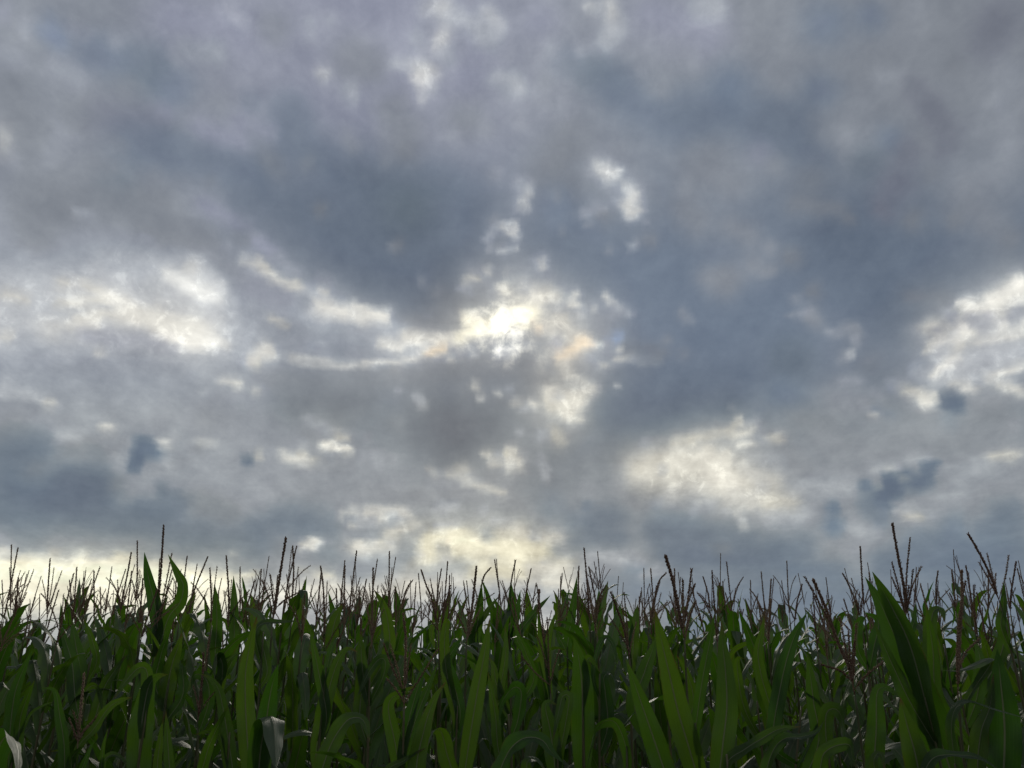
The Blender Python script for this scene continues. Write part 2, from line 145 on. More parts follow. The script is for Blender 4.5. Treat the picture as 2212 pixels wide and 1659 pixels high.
class G:
    """Small helper that adds nodes to one tree and links sockets or sets values."""
    def __init__(self, tree):
        self.t = tree

    def n(self, kind, ins=(), out=0, **props):
        nd = self.t.nodes.new(kind)
        for k, v in props.items():
            setattr(nd, k, v)
        for k, v in (ins.items() if isinstance(ins, dict) else enumerate(ins)):
            if v is None:
                continue
            if isinstance(v, bpy.types.NodeSocket):
                self.t.links.new(v, nd.inputs[k])
            else:
                nd.inputs[k].default_value = v
        return nd.outputs[out]

    def m(self, op, a, b=None, c=None, clamp=False):
        return self.n('ShaderNodeMath', (a, b, c), operation=op, use_clamp=clamp)

    def v(self, op, a, b=None, out=0):
        return self.n('ShaderNodeVectorMath', (a, b), out=out, operation=op)

    def mix(self, f, a, b, blend='MIX'):
        nd = self.t.nodes.new('ShaderNodeMix')
        nd.data_type = 'RGBA'
        nd.blend_type = blend
        for i, val in ((0, f), (6, a), (7, b)):
            if isinstance(val, bpy.types.NodeSocket):
                self.t.links.new(val, nd.inputs[i])
            else:
                nd.inputs[i].default_value = val
        return nd.outputs[2]

    def noise(self, vec, scale, detail=5, rough=.5, dist=0, out=0, lac=2.0):
        return self.n('ShaderNodeTexNoise', {'Vector': vec, 'Scale': scale, 'Detail': detail, 'Roughness': rough, 'Distortion': dist, 'Lacunarity': lac}, out=out)

    def ramp(self, f, a, b, c=0., d=1.):
        return self.n('ShaderNodeMapRange', (f, a, b, c, d), interpolation_type='SMOOTHSTEP')


g = G(nt)
D = g.n('ShaderNodeTexCoord')                                   # Generated = direction
sep = nt.nodes.new('ShaderNodeSeparateXYZ')
nt.links.new(D, sep.inputs[0])
dx, dy, dz = sep.outputs
zz = g.m('ADD', g.m('MAXIMUM', dz, -.02), .16)                   # the cloud deck seen in perspective
plane = g.n('ShaderNodeCombineXYZ', (g.m('DIVIDE', dx, zz), g.m('DIVIDE', dy, zz), 0.37))
rot = g.n('ShaderNodeMapping', {'Vector': plane, 'Rotation': (0, 0, R(6)), 'Scale': (1.9, .42, 1)})
warp1 = g.v('SUBTRACT', g.noise(plane, 2.6, 6, .56, out=1), (.5, .5, .5))
warp2 = g.v('SUBTRACT', g.noise(rot, 6.5, 6, .6, out=1), (.5, .5, .5))
warp5 = g.v('SUBTRACT', g.noise(D, 42.0, 6, .65, out=1), (.5, .5, .5))
warp4 = g.v('SUBTRACT', g.noise(plane, 12.0, 6, .62, out=1), (.5, .5, .5))
wv = g.v('ADD', g.v('MULTIPLY', warp1, (.035, .035, .03)), g.v('ADD', g.v('MULTIPLY', warp2, (.022, .022, .02)), g.v('ADD', g.v('MULTIPLY', warp4, (.018, .018, .02)), g.v('MULTIPLY', warp5, (.020, .016, 0)))))
low = g.ramp(dz, .10, .34, 1.0, .25)                             # heaped cloud seen side-on, low over the field
dsq = g.v('MULTIPLY', D, (1, 1, 1.7))
warp3 = g.v('MULTIPLY', g.v('SUBTRACT', g.noise(dsq, 13.0, 6, .6, out=1), (.5, .5, .5)), (.022, .018, 0))
w3 = nt.nodes.new('ShaderNodeSeparateXYZ')
nt.links.new(g.v('MULTIPLY', warp3, g.n('ShaderNodeCombineXYZ', (low, low, low))), w3.inputs[0])
ws = nt.nodes.new('ShaderNodeSeparateXYZ')
nt.links.new(g.v('MULTIPLY', wv, g.n('ShaderNodeCombineXYZ', (zz, zz, zz))), ws.inputs[0])
az = g.m('ADD', g.m('ARCTAN2', dx, dy), g.m('ADD', ws.outputs[0], w3.outputs[0]))
el = g.m('ADD', g.m('ARCSINE', dz), g.m('ADD', g.m('MULTIPLY', ws.outputs[1], .8), w3.outputs[1]))
uu = g.n('ShaderNodeMapRange', (az, AZ0, AZ1, 0, 1))
vv = g.n('ShaderNodeMapRange', (el, EL0, EL1, 0, NROW - 1))
ucol = g.n('ShaderNodeCombineXYZ', (uu, uu, uu))
grid = cloud_grid()
acc = None
for j in range(NROW):
    nd = nt.nodes.new('ShaderNodeRGBCurve')
    mp = nd.mapping
    for ch in range(3):
        cv = mp.curves[ch]
        cv.points[0].location = (0, grid[j, 0, ch])
        cv.points[-1].location = (1, grid[j, -1, ch])
        for i in range(1, NCOL - 1):
            cv.points.new(i / (NCOL - 1), grid[j, i, ch])
    mp.update()
    nt.links.new(ucol, nd.inputs[1])
    acc = nd.outputs[0] if acc is None else g.mix(g.m('SUBTRACT', vv, float(j - 1), clamp=True), acc, nd.outputs[0])
# beyond the modelled part of the deck the clouds go on, broken and grey, unseen and dimmed to darken camera-facing leaves
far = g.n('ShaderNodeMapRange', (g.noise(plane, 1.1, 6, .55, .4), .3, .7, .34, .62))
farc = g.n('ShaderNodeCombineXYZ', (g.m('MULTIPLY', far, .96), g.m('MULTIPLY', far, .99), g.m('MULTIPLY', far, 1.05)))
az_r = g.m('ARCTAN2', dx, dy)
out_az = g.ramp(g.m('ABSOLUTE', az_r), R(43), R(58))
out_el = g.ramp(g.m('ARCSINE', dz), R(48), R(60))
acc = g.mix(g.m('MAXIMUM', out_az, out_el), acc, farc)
# billows and streaks, stronger where the deck is thin and bright
lum = g.n('ShaderNodeRGBToBW', (acc,))
thin = g.ramp(lum, .46, .80, .26, 1.0)
b1 = g.m('SUBTRACT', g.noise(plane, 4.2, 8, .60, .3), .5)
b2 = g.m('SUBTRACT', g.noise(rot, 5.0, 7, .62, .2), .5)
b3 = g.m('SUBTRACT', g.noise(plane, 17.0, 6, .62, .4), .5)
b6 = g.m('SUBTRACT', g.noise(D, 17.0, 7, .6, .4), .5)
b4 = g.m('SUBTRACT', g.noise(dsq, 34.0, 7, .62, .5), .5)
b5 = g.m('SUBTRACT', g.noise(D, 46.0, 6, .62, .35), .5)
tuft = g.m('MULTIPLY', g.ramp(b5, .04, .16), g.ramp(lum, .58, .80))   # small bright tufts where the light comes through
det = g.m('ADD', g.m('ADD', g.m('MULTIPLY', b1, .18), g.m('MULTIPLY', b2, .19)), g.m('ADD', g.m('MULTIPLY', b3, .10), g.m('MULTIPLY', b6, .30)))
det = g.m('ADD', det, g.m('MULTIPLY', b4, g.m('MULTIPLY', low, .26)))
det = g.m('ADD', det, g.m('ADD', g.m('MULTIPLY', tuft, .06), g.m('MULTIPLY', b5, .20)))
det = g.m('MULTIPLY', det, thin)
soft = g.m('MULTIPLY', g.m('SUBTRACT', g.noise(plane, 2.2, 4, .5), .5), .05)
det = g.m('ADD', det, soft)
clouds = g.v('ADD', acc, g.n('ShaderNodeCombineXYZ', (det, det, g.m('MULTIPLY', det, .92))))
clouds = g.v('MAXIMUM', clouds, (.2, .2, .2))
# the sun disc and its aureole behind the thin middle of the deck
dot = g.v('DOT_PRODUCT', D, tuple(SUN), out=1)
ang = g.m('MULTIPLY', g.m('ARCCOSINE', g.m('MINIMUM', dot, 1.0)), 180 / math.pi)
hole = g.ramp(g.m('ADD', g.m('ADD', lum, g.m('MULTIPLY', det, 1.2)), g.m('MULTIPLY', b5, 1.3)), .60, .95)
aur = g.m('EXPONENT', g.m('MULTIPLY', g.m('POWER', g.m('DIVIDE', ang, 3.6), 2.0), -1.0))
core = g.m('EXPONENT', g.m('MULTIPLY', g.m('POWER', g.m('DIVIDE', ang, 1.9), 2.0), -1.0))
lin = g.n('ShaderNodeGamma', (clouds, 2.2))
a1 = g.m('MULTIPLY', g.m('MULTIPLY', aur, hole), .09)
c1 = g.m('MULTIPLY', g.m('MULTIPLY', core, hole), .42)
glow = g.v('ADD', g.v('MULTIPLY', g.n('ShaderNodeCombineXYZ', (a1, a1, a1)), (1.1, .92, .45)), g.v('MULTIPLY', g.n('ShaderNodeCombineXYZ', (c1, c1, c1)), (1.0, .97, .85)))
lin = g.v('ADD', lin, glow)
sky = nt.nodes.new('ShaderNodeTexSky')
sky.sky_type = 'NISHITA'
sky.sun_disc = False
sky.sun_elevation = SUN_EL
sky.sun_rotation = SUN_AZ
bg_sky = g.n('ShaderNodeBackground', (sky.outputs[0], .08))
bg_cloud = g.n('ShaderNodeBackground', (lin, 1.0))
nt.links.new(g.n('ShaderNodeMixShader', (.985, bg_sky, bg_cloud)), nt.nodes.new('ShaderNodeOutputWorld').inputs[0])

# ------------------------------------------------------------------ sun, veiled by cloud
sun_d = bpy.data.lights.new("sun", 'SUN')
sun_d.energy = 0.9
sun_d.angle = R(12)
sun_d.color = (1.0, .93, .80)
sun = bpy.data.objects.new("sun", sun_d)
COL.objects.link(sun)
sun.rotation_euler = Vector((-SUN[0], -SUN[1], -SUN[2])).to_track_quat('-Z', 'Y').to_euler()


# ------------------------------------------------------------------ materials
def material(name):
    m = bpy.data.materials.new(name)
    m.use_nodes = True
    m.node_tree.nodes.clear()
    return m, G(m.node_tree)


def finish(m, g, shader):
    g.t.links.new(shader, g.t.nodes.new('ShaderNodeOutputMaterial').inputs[0])


def leaf_material():
    m, g = material('corn_leaf')
    uv = g.n('ShaderNodeUVMap')
    s = g.t.nodes.new('ShaderNodeSeparateXYZ')
    g.t.links.new(uv, s.inputs[0])
    rnd = g.n('ShaderNodeObjectInfo', out=5)
    across = g.m('MULTIPLY', g.m('ABSOLUTE', g.m('SUBTRACT', s.outputs[0], .5)), 2.0)
    pos = g.n('ShaderNodeTexCoord', out=3)
    blotch = g.noise(pos, 9, 4, .6)
    vein = g.noise(g.n('ShaderNodeMapping', {'Vector': uv, 'Scale': (42, 1.3, 1)}), 1.0, 3, .6)
    col = g.mix(rnd, (.011, .043, .009, 1), (.028, .070, .010, 1))
    col = g.mix(g.ramp(blotch, .40, .75, 0, .45), col, (.060, .095, .016, 1))
    col = g.mix(g.ramp(vein, .35, .7, 0, .45), col, (.09, .13, .045, 1))
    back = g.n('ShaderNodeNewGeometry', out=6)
    col = g.mix(g.m('MULTIPLY', back, .72), col, (.125, .165, .095, 1))  # paler reverse side: leaf tone plus sky sheen of bent blades put into colour
    edge = g.m('MULTIPLY', g.ramp(across, .86, 1.0), g.ramp(blotch, .5, .7))
    tip = g.m('MULTIPLY', g.ramp(s.outputs[1], .90, 1.0), g.ramp(rnd, .25, .8))
    col = g.mix(g.m('MULTIPLY', g.m('MAXIMUM', edge, tip), .8), col, (.20, .13, .055, 1))
    spots = g.m('MULTIPLY', g.ramp(g.noise(pos, 55, 2, .5), .70, .78), g.ramp(rnd, .4, .9))
    col = g.mix(g.m('MULTIPLY', spots, .6), col, (.13, .085, .035, 1))
    rib = g.m('SUBTRACT', 1.0, g.ramp(across, .035, .085))
    rib = g.m('MULTIPLY', rib, g.m('SUBTRACT', 1.0, g.ramp(s.outputs[1], .75, .97)))
    col = g.mix(rib, col, (.26, .30, .17, 1))
    bump = g.n('ShaderNodeBump', {'Strength': .7, 'Distance': .002, 'Height': g.m('ADD', vein, g.m('MULTIPLY', rib, 2.0))})
    pb = g.n('ShaderNodeBsdfPrincipled', {'Base Color': col, 'Roughness': g.ramp(vein, .3, .7, .38, .50), 'Specular IOR Level': .4, 'Normal': bump})
    tcol = g.mix(rib, g.mix(rnd, (.08, .24, .010, 1), (.165, .32, .014, 1)), (.12, .14, .05, 1))
    tcol = g.mix(g.m('MAXIMUM', edge, tip), tcol, (.15, .08, .02, 1))
    tr = g.n('ShaderNodeBsdfTranslucent', {'Color': tcol})
    finish(m, g, g.n('ShaderNodeMixShader', (.34, pb, tr)))
    return m


def stalk_material():
    m, g = material('corn_stalk')
    pos = g.n('ShaderNodeTexCoord', out=3)
    rnd = g.n('ShaderNodeObjectInfo', out=5)
    st = g.noise(g.n('ShaderNodeMapping', {'Vector': pos, 'Scale': (90, 90, 4)}), 1.0, 4, .6)
    col = g.mix(rnd, (.060, .085, .022, 1), (.13, .11, .045, 1))
    col = g.mix(g.ramp(st, .35, .7, 0, .6), col, (.17, .15, .075, 1))
    finish(m, g, g.n('ShaderNodeBsdfPrincipled', {'Base Color': col, 'Roughness': .5, 'Normal': g.n('ShaderNodeBump', {'Strength': .4, 'Distance': .002, 'Height': st})}))
    return m


def tassel_material():
    m, g = material('corn_tassel')
    pos = g.n('ShaderNodeTexCoord', out=3)
    rnd = g.n('ShaderNodeObjectInfo', out=5)
    col = g.mix(rnd, (.27, .145, .11, 1), (.50, .36, .23, 1))
    col = g.mix(g.ramp(g.noise(pos, 160, 3, .6), .45, .65, 0, .75), col, (.58, .46, .32, 1))
    col = g.mix(g.ramp(g.noise(pos, 12, 2, .5), .45, .7, 0, .5), col, (.24, .14, .09, 1))
    pb = g.n('ShaderNodeBsdfPrincipled', {'Base Color': col, 'Roughness': .75, 'Specular IOR Level': .25})
    tr = g.n('ShaderNodeBsdfTranslucent', {'Color': (.34, .19, .11, 1)})
    finish(m, g, g.n('ShaderNodeMixShader', (.38, pb, tr)))
    return m


def ground_material():
    m, g = material('soil')
    pos = g.n('ShaderNodeTexCoord', out=3)
    a = g.noise(pos, 6, 8, .65)
    b = g.noise(pos, .12, 4, .5)
    col = g.mix(g.ramp(a, .35, .65), (.035, .024, .015, 1), (.095, .068, .044, 1))
    far = g.ramp(g.v('LENGTH', pos, out=1), 9, 16)
    col = g.mix(g.m('MAXIMUM', far, g.ramp(b, .42, .6)), col, (.020, .034, .010, 1))
    finish(m, g, g.n('ShaderNodeBsdfPrincipled', {'Base Color': col, 'Roughness': 1.0, 'Specular IOR Level': .05, 'Normal': g.n('ShaderNodeBump', {'Strength': .8, 'Distance': .03, 'Height': a})}))
    return m


M_LEAF, M_STALK, M_TASSEL, M_SOIL = leaf_material(), stalk_material(), tassel_material(), ground_material()


# ------------------------------------------------------------------ mesh helpers
def mesh(name, verts, faces, mat, uv=None):
    me = bpy.data.meshes.new(name)
    me.from_pydata([tuple(v) for v in verts], [], faces)
    if uv is not None:
        lay = me.uv_layers.new(name="UVMap")
        idx = np.zeros(len(me.loops), dtype=np.int32)
        me.loops.foreach_get("vertex_index", idx)
        lay.data.foreach_set("uv", np.asarray(uv, dtype=np.float32)[idx].ravel())
    me.materials.append(mat)
    me.polygons.foreach_set("use_smooth", [True] * len(me.polygons))
    me.update()
    return me


def link(name, me, parent=None):
    o = bpy.data.objects.new(name, me)
    COL.objects.link(o)
    o.parent = parent
    return o


def unit(v):
    return v / max(np.linalg.norm(v), 1e-9)


def spline(pts, n):
    """Catmull-Rom curve through pts, n samples even along its length."""
    p = np.asarray(pts, float)
    p = np.vstack([2 * p[0] - p[1], p, 2 * p[-1] - p[-2]])
    out = []
    for i in range(1, len(p) - 2):
        t = np.linspace(0, 1, 14, endpoint=False)[:, None]
        a, b, c, d = p[i - 1], p[i], p[i + 1], p[i + 2]
        out.append(.5 * (2 * b + (c - a) * t + (2 * a - 5 * b + 4 * c - d) * t ** 2 + (3 * b - a - 3 * c + d) * t ** 3))
    out = np.vstack(out + [p[-2][None]])
    L = np.concatenate([[0], np.cumsum(np.linalg.norm(np.diff(out, axis=0), axis=1))])
    q = np.linspace(0, L[-1], n)
    return np.stack([np.interp(q, L, out[:, k]) for k in range(3)], 1), L[-1]


def leaf_mesh(path, width, side, rng, n=26, fold=.28, twist=0., peak=.36, ragged=0.):
    """A blade of maize leaf along path: V-shaped over its midrib, wavy at the edges, drawn out to a tip."""
    P, L = spline(path, n)
    T = np.gradient(P, axis=0)
    T /= np.linalg.norm(T, axis=1)[:, None]
    S = np.zeros_like(P)
    s = unit(side - T[0] * side.dot(T[0]))
    for i in range(n):
        s = unit(s - T[i] * s.dot(T[i]))
        S[i] = s
    t = np.linspace(0, 1, n)
    if twist:
        N0 = np.cross(S, T)
        a = twist * t[:, None] ** 1.5
        S = S * np.cos(a) + N0 * np.sin(a)
    N = np.cross(S, T)
    ph1, ph2 = rng.uniform(0, 6.3), rng.uniform(0, 6.3)
    fr = rng.uniform(2.2, 4.2)
    x = t / peak
    w = np.where(t < peak, .50 + .50 * np.sin(np.clip(x, 0, 1) * math.pi / 2), np.clip(1 - ((t - peak) / (1 - peak)) ** rng.uniform(1.7, 2.3), 0, 1))
    w = np.maximum(w, .012) * width * .5
    w = w * (1 + ragged * .08 * np.sin(t * 37 + ph1))
    us = np.array([-1, -.72, -.38, -.07, 0, .07, .38, .72, 1.])
    verts, uv = [], []
    for i in range(n):
        f = fold * (1 - .55 * t[i])
        for u in us:
            wave = .30 * abs(u) ** 2 * math.sin(2 * math.pi * fr * t[i] + (ph1 if u < 0 else ph2)) * math.sin(math.pi * min(1, t[i] * 1.15))
            lift = f * abs(u) ** 1.35 + wave - (.05 if abs(u) < .05 else 0)
            verts.append(P[i] + S[i] * (u * w[i] * math.cos(f * .6)) + N[i] * (lift * w[i]))
            uv.append((.5 + .5 * u, t[i]))
    k = len(us)
    faces = [(i * k + j, i * k + j + 1, (i + 1) * k + j + 1, (i + 1) * k + j) for i in range(n - 1) for j in range(k - 1)]
    return mesh('leaf', verts, faces, M_LEAF, uv)


def tube(path, radii, k=7):
    P = np.asarray(path, float)
    T = np.gradient(P, axis=0)
    T /= np.maximum(np.linalg.norm(T, axis=1)[:, None], 1e-9)
    ref = np.array([1., .13, .05])
    verts, faces = [], []
    for i in range(len(P)):
        a = unit(np.cross(T[i], ref))
        b = np.cross(T[i], a)
        for j in range(k):
            q = 2 * math.pi * j / k
            verts.append(P[i] + radii[i] * (math.cos(q) * a + math.sin(q) * b))
    for i in range(len(P) - 1):
        for j in range(k):
            faces.append((i * k + j, i * k + (j + 1) % k, (i + 1) * k + (j + 1) % k, (i + 1) * k + j))
    faces.append(tuple(range(k))[::-1])
    faces.append(tuple((len(P) - 1) * k + j for j in range(k)))
    return verts, faces


def stalk_mesh(path, r0, r1):
    P, L = spline(path, 34)
    t = np.linspace(0, 1, 34)
    r = r0 + (r1 - r0) * t ** 1.1
    r = r * (1 + .16 * (np.arange(34) % 4 == 0))                 # swollen nodes
    v, f = tube(P, r, 8)
    return mesh('stalk', v, f, M_STALK)


def spike_geo(path, rng, dens=1.0, size=1.0, thick=1.0, bare=.05):
    """One tassel branch: a thin axis set with pointed spikelets."""
    P, L = spline(path, max(8, int(len(path) * 5)))
    m = len(P)
    v, f = tube(P, np.linspace(.0017, .0008, m) * thick, 4)
    cnt = int(L / .0042 * dens)
    t = np.linspace(bare, .995, cnt) + rng.uniform(-.004, .004, cnt)
    t = np.clip(t, 0, 1)
    x = np.linspace(0, 1, m)
    C = np.stack([np.interp(t, x, P[:, k]) for k in range(3)], 1)
    Tg = np.gradient(P, axis=0)
    Tt = np.stack([np.interp(t, x, Tg[:, k]) for k in range(3)], 1)
    Tt /= np.linalg.norm(Tt, axis=1)[:, None]
    A = np.cross(Tt, np.array([.3, 1., .1]))
    A /= np.linalg.norm(A, axis=1)[:, None]
    B = np.cross(Tt, A)
    q = np.arange(cnt) * 2.4 + rng.uniform(0, 6.3)
    O = A * np.cos(q)[:, None] + B * np.sin(q)[:, None]
    tilt = rng.uniform(.12, .55, cnt)[:, None] * (1 + 0.25 * (rng.random(cnt)[:, None] > .85))
    D_ = Tt * np.cos(tilt) + O * np.sin(tilt)
    ln = (rng.uniform(.008, .0115, cnt) * size * (1 - .25 * t))[:, None]
    wd = (rng.uniform(.0016, .0023, cnt) * size * thick)[:, None]
    E = np.cross(D_, O)
    F = np.cross(D_, E)
    base = C + O * .0008
    rows = [base, base + D_ * ln]
    for k in range(3):
        a = 2 * math.pi * k / 3
        rows.append(base + D_ * ln * .45 + (E * math.cos(a) + F * math.sin(a)) * wd)
    sv = np.stack(rows, 1).reshape(-1, 3)
    off = len(v)
    for i in range(cnt):
        o = off + 5 * i
        for k in range(3):
            a, b = o + 2 + k, o + 2 + (k + 1) % 3
            f.append((o, b, a))
            f.append((o + 1, a, b))
    return v + list(sv), f


def merge(parts):
    V, F = [], []
    for v, f in parts:
        o = len(V)
        V += list(v)
        F += [tuple(i + o for i in q) for q in f]
    return V, F


# ------------------------------------------------------------------ ground
def build_ground():
    xs = np.concatenate([-np.geomspace(1500, 12, 22), np.linspace(-10, 10, 41), np.geomspace(12, 1500, 22)])
    ys = np.concatenate([-np.geomspace(1500, 12, 22), np.linspace(-10, 12, 45), np.geomspace(13, 1500, 22)])
    verts, faces = [], []
    for y in ys:
        for x in xs:
            d = math.hypot(x, y)
            z = .035 * math.sin(x * 2.1 + 1) * math.sin(y * 1.7) - (0.0006 * max(0, d - 14) ** 1.35 if d > 14 else 0) * .5
            verts.append((x, y, max(z, -9)))
    w = len(xs)
    for j in range(len(ys) - 1):
        for i in range(w - 1):
            faces.append((j * w + i, j * w + i + 1, (j + 1) * w + i + 1, (j + 1) * w + i))
    o = link('ground', mesh('ground', verts, faces, M_SOIL))
    o['kind'] = 'structure'


build_ground()


# ------------------------------------------------------------------ corn plants
def plant_root(loc, label, group=None):
    o = bpy.data.objects.new('corn_plant', None)
    o.empty_display_size = .1
    COL.objects.link(o)
    o.location = loc
    o['label'] = label
    o['category'] = 'corn plant'
    if group:
        o['group'] = group
    return o


def blade_path(z, phi, L, th0, bend, power, rng, crease=None):
    """Centre line of a leaf leaving the stalk at height z towards phi, th0 from the vertical, drooping by bend."""
    n = 12
    p = np.array([0., 0., z])
    out = [p.copy()]
    sway = rng.uniform(-.25, .25)
    for i in range(1, n + 1):
        t = i / n
        th = th0 + bend * t ** power
        if crease and t > crease[0]:
            th += crease[1]
        a = phi + sway * t
        p = p + np.array([math.sin(th) * math.cos(a), math.sin(th) * math.sin(a), math.cos(th)]) * L / n
        out.append(p.copy())
    return out


def grown_leaf(z, top, phi, rng, scale):
    """A leaf of the plant at height z, top the height of the tassel's foot."""
    h = z / top
    up = h > .72
    L = rng.uniform(.50, .72) * scale * (1.05 if h < .62 else .90 if h < .76 else .74 if h < .86 else .62)
    wd = rng.uniform(.058, .088) * (1 if h < .85 else .85)
    th0 = R(rng.uniform(8, 24) if up else rng.uniform(18, 36))
    kind = rng.random()
    crease = None
    if kind < .24:
        bend, power = R(rng.uniform(5, 35)), 1.6                  # stands up straight
    elif kind < .58:
        bend, power = R(rng.uniform(60, 120)), 2.2                # arches over
    else:
        bend, power = R(rng.uniform(15, 45)), 1.6
        crease = (rng.uniform(.38, .72), R(rng.uniform(75, 130)))  # snapped, the end hangs down
    path = blade_path(z, phi, L, th0, bend, power, rng, crease)
    side = np.array([-math.sin(phi), math.cos(phi), 0.]) + rng.uniform(-.35, .35, 3)
    return leaf_mesh(path, wd, side, rng, n=24, twist=rng.uniform(-.9, .9), fold=rng.uniform(.15, .4))


def grown_tassel(z, rng, scale, lean=(0, 0)):
    parts = []
    H = rng.uniform(.20, .38) * scale
    lx, ly = lean
    top = [(0, 0, z), (lx * .3, ly * .3, z + H * .4), (lx * .7, ly * .7, z + H * .75), (lx, ly, z + H)]
    parts.append(spike_geo([np.array(q, float) for q in top], rng, 1.9, 1.3, rng.uniform(.9, 1.35), .12))
    nb = int(rng.integers(2, 6))
    for k in range(nb):
        a = rng.uniform(0, 6.283)
        b = z + H * rng.uniform(.06, .34)
        f = (b - z) / H
        L = rng.uniform(.12, .20) * scale
        th = R(rng.uniform(14, 42))
        c = R(rng.uniform(-14, 26))
        pts = [np.array([lx * f * .7, ly * f * .7, b])]
        for i in range(4):
            w = th + c * (i / 3) ** 2
            pts.append(pts[-1] + np.array([math.sin(w) * math.cos(a), math.sin(w) * math.sin(a), math.cos(w)]) * L / 4)
        parts.append(spike_geo(pts, rng, 1.4, 1.15, rng.uniform(.75, 1.0), .1))
    return parts


def build_grown(seed, top=1.9):
    """One plant of the field, grown at the origin; the others are copies of a few of these."""
    rng = np.random.default_rng(seed)
    root = plant_root((0, 0, 0), '')
    sw = rng.uniform(-.03, .03, 2)
    axis = [np.array([0, 0, -.02]), np.array([sw[0] * .3, sw[1] * .3, top * .5]), np.array([0., 0., top])]
    link('stalk', stalk_mesh(axis, .0125, .0032), root)
    n = 15
    phi = rng.uniform(0, 6.28)
    for i in range(n):
        z = top * (.18 + .74 * i / (n - 1)) + rng.uniform(-.03, .03)
        phi += math.pi + rng.uniform(-.5, .5)
        link('leaf', grown_leaf(z, top, phi, rng, 1.0), root)
    v, f = merge(grown_tassel(top - .02, rng, 1.0, rng.uniform(-.05, .05, 2)))
    link('tassel', mesh('tassel', v, f, M_TASSEL), root)
    return root


def copy_plant(src, loc, rz, sc, label, group):
    r = src.copy()
    COL.objects.link(r)
    r.location = loc
    r.rotation_euler = (0, 0, rz)
    r.scale = (min(sc, 1.02), min(sc, 1.02), sc)
    r['label'] = label
    r['group'] = group
    for ch in src.children:
        c = ch.copy()
        COL.objects.link(c)
        c.parent = r
    return r


# picture windows used when measuring the photograph: left edge, top edge, enlargement
WIN = {'A': (0, 1650, 1.966), 'B': (800, 1650, 1.966), 'C': (1650, 1650, 1.966), 'D': (2450, 1650, 1.966)}
for _k, _x in enumerate((0, 500, 1000, 1500, 2000, 2500, 2825)):
    WIN[str(_k + 1)] = (_x, 1994, 3.318)
NEAR = 1.5


def measure(win, x, y):
    x0, y0, s = WIN[win]
    return (x0 + x / s) * .66526, (y0 + y / s) * .66526


HEROES = []


def hero(label, Y, win, foot=None, spike=None, branches=(), leaves=(), thick=1.0):
    HEROES.append(dict(label=label, Y=Y, win=win, foot=foot, spike=spike, branches=branches, leaves=leaves, thick=thick))


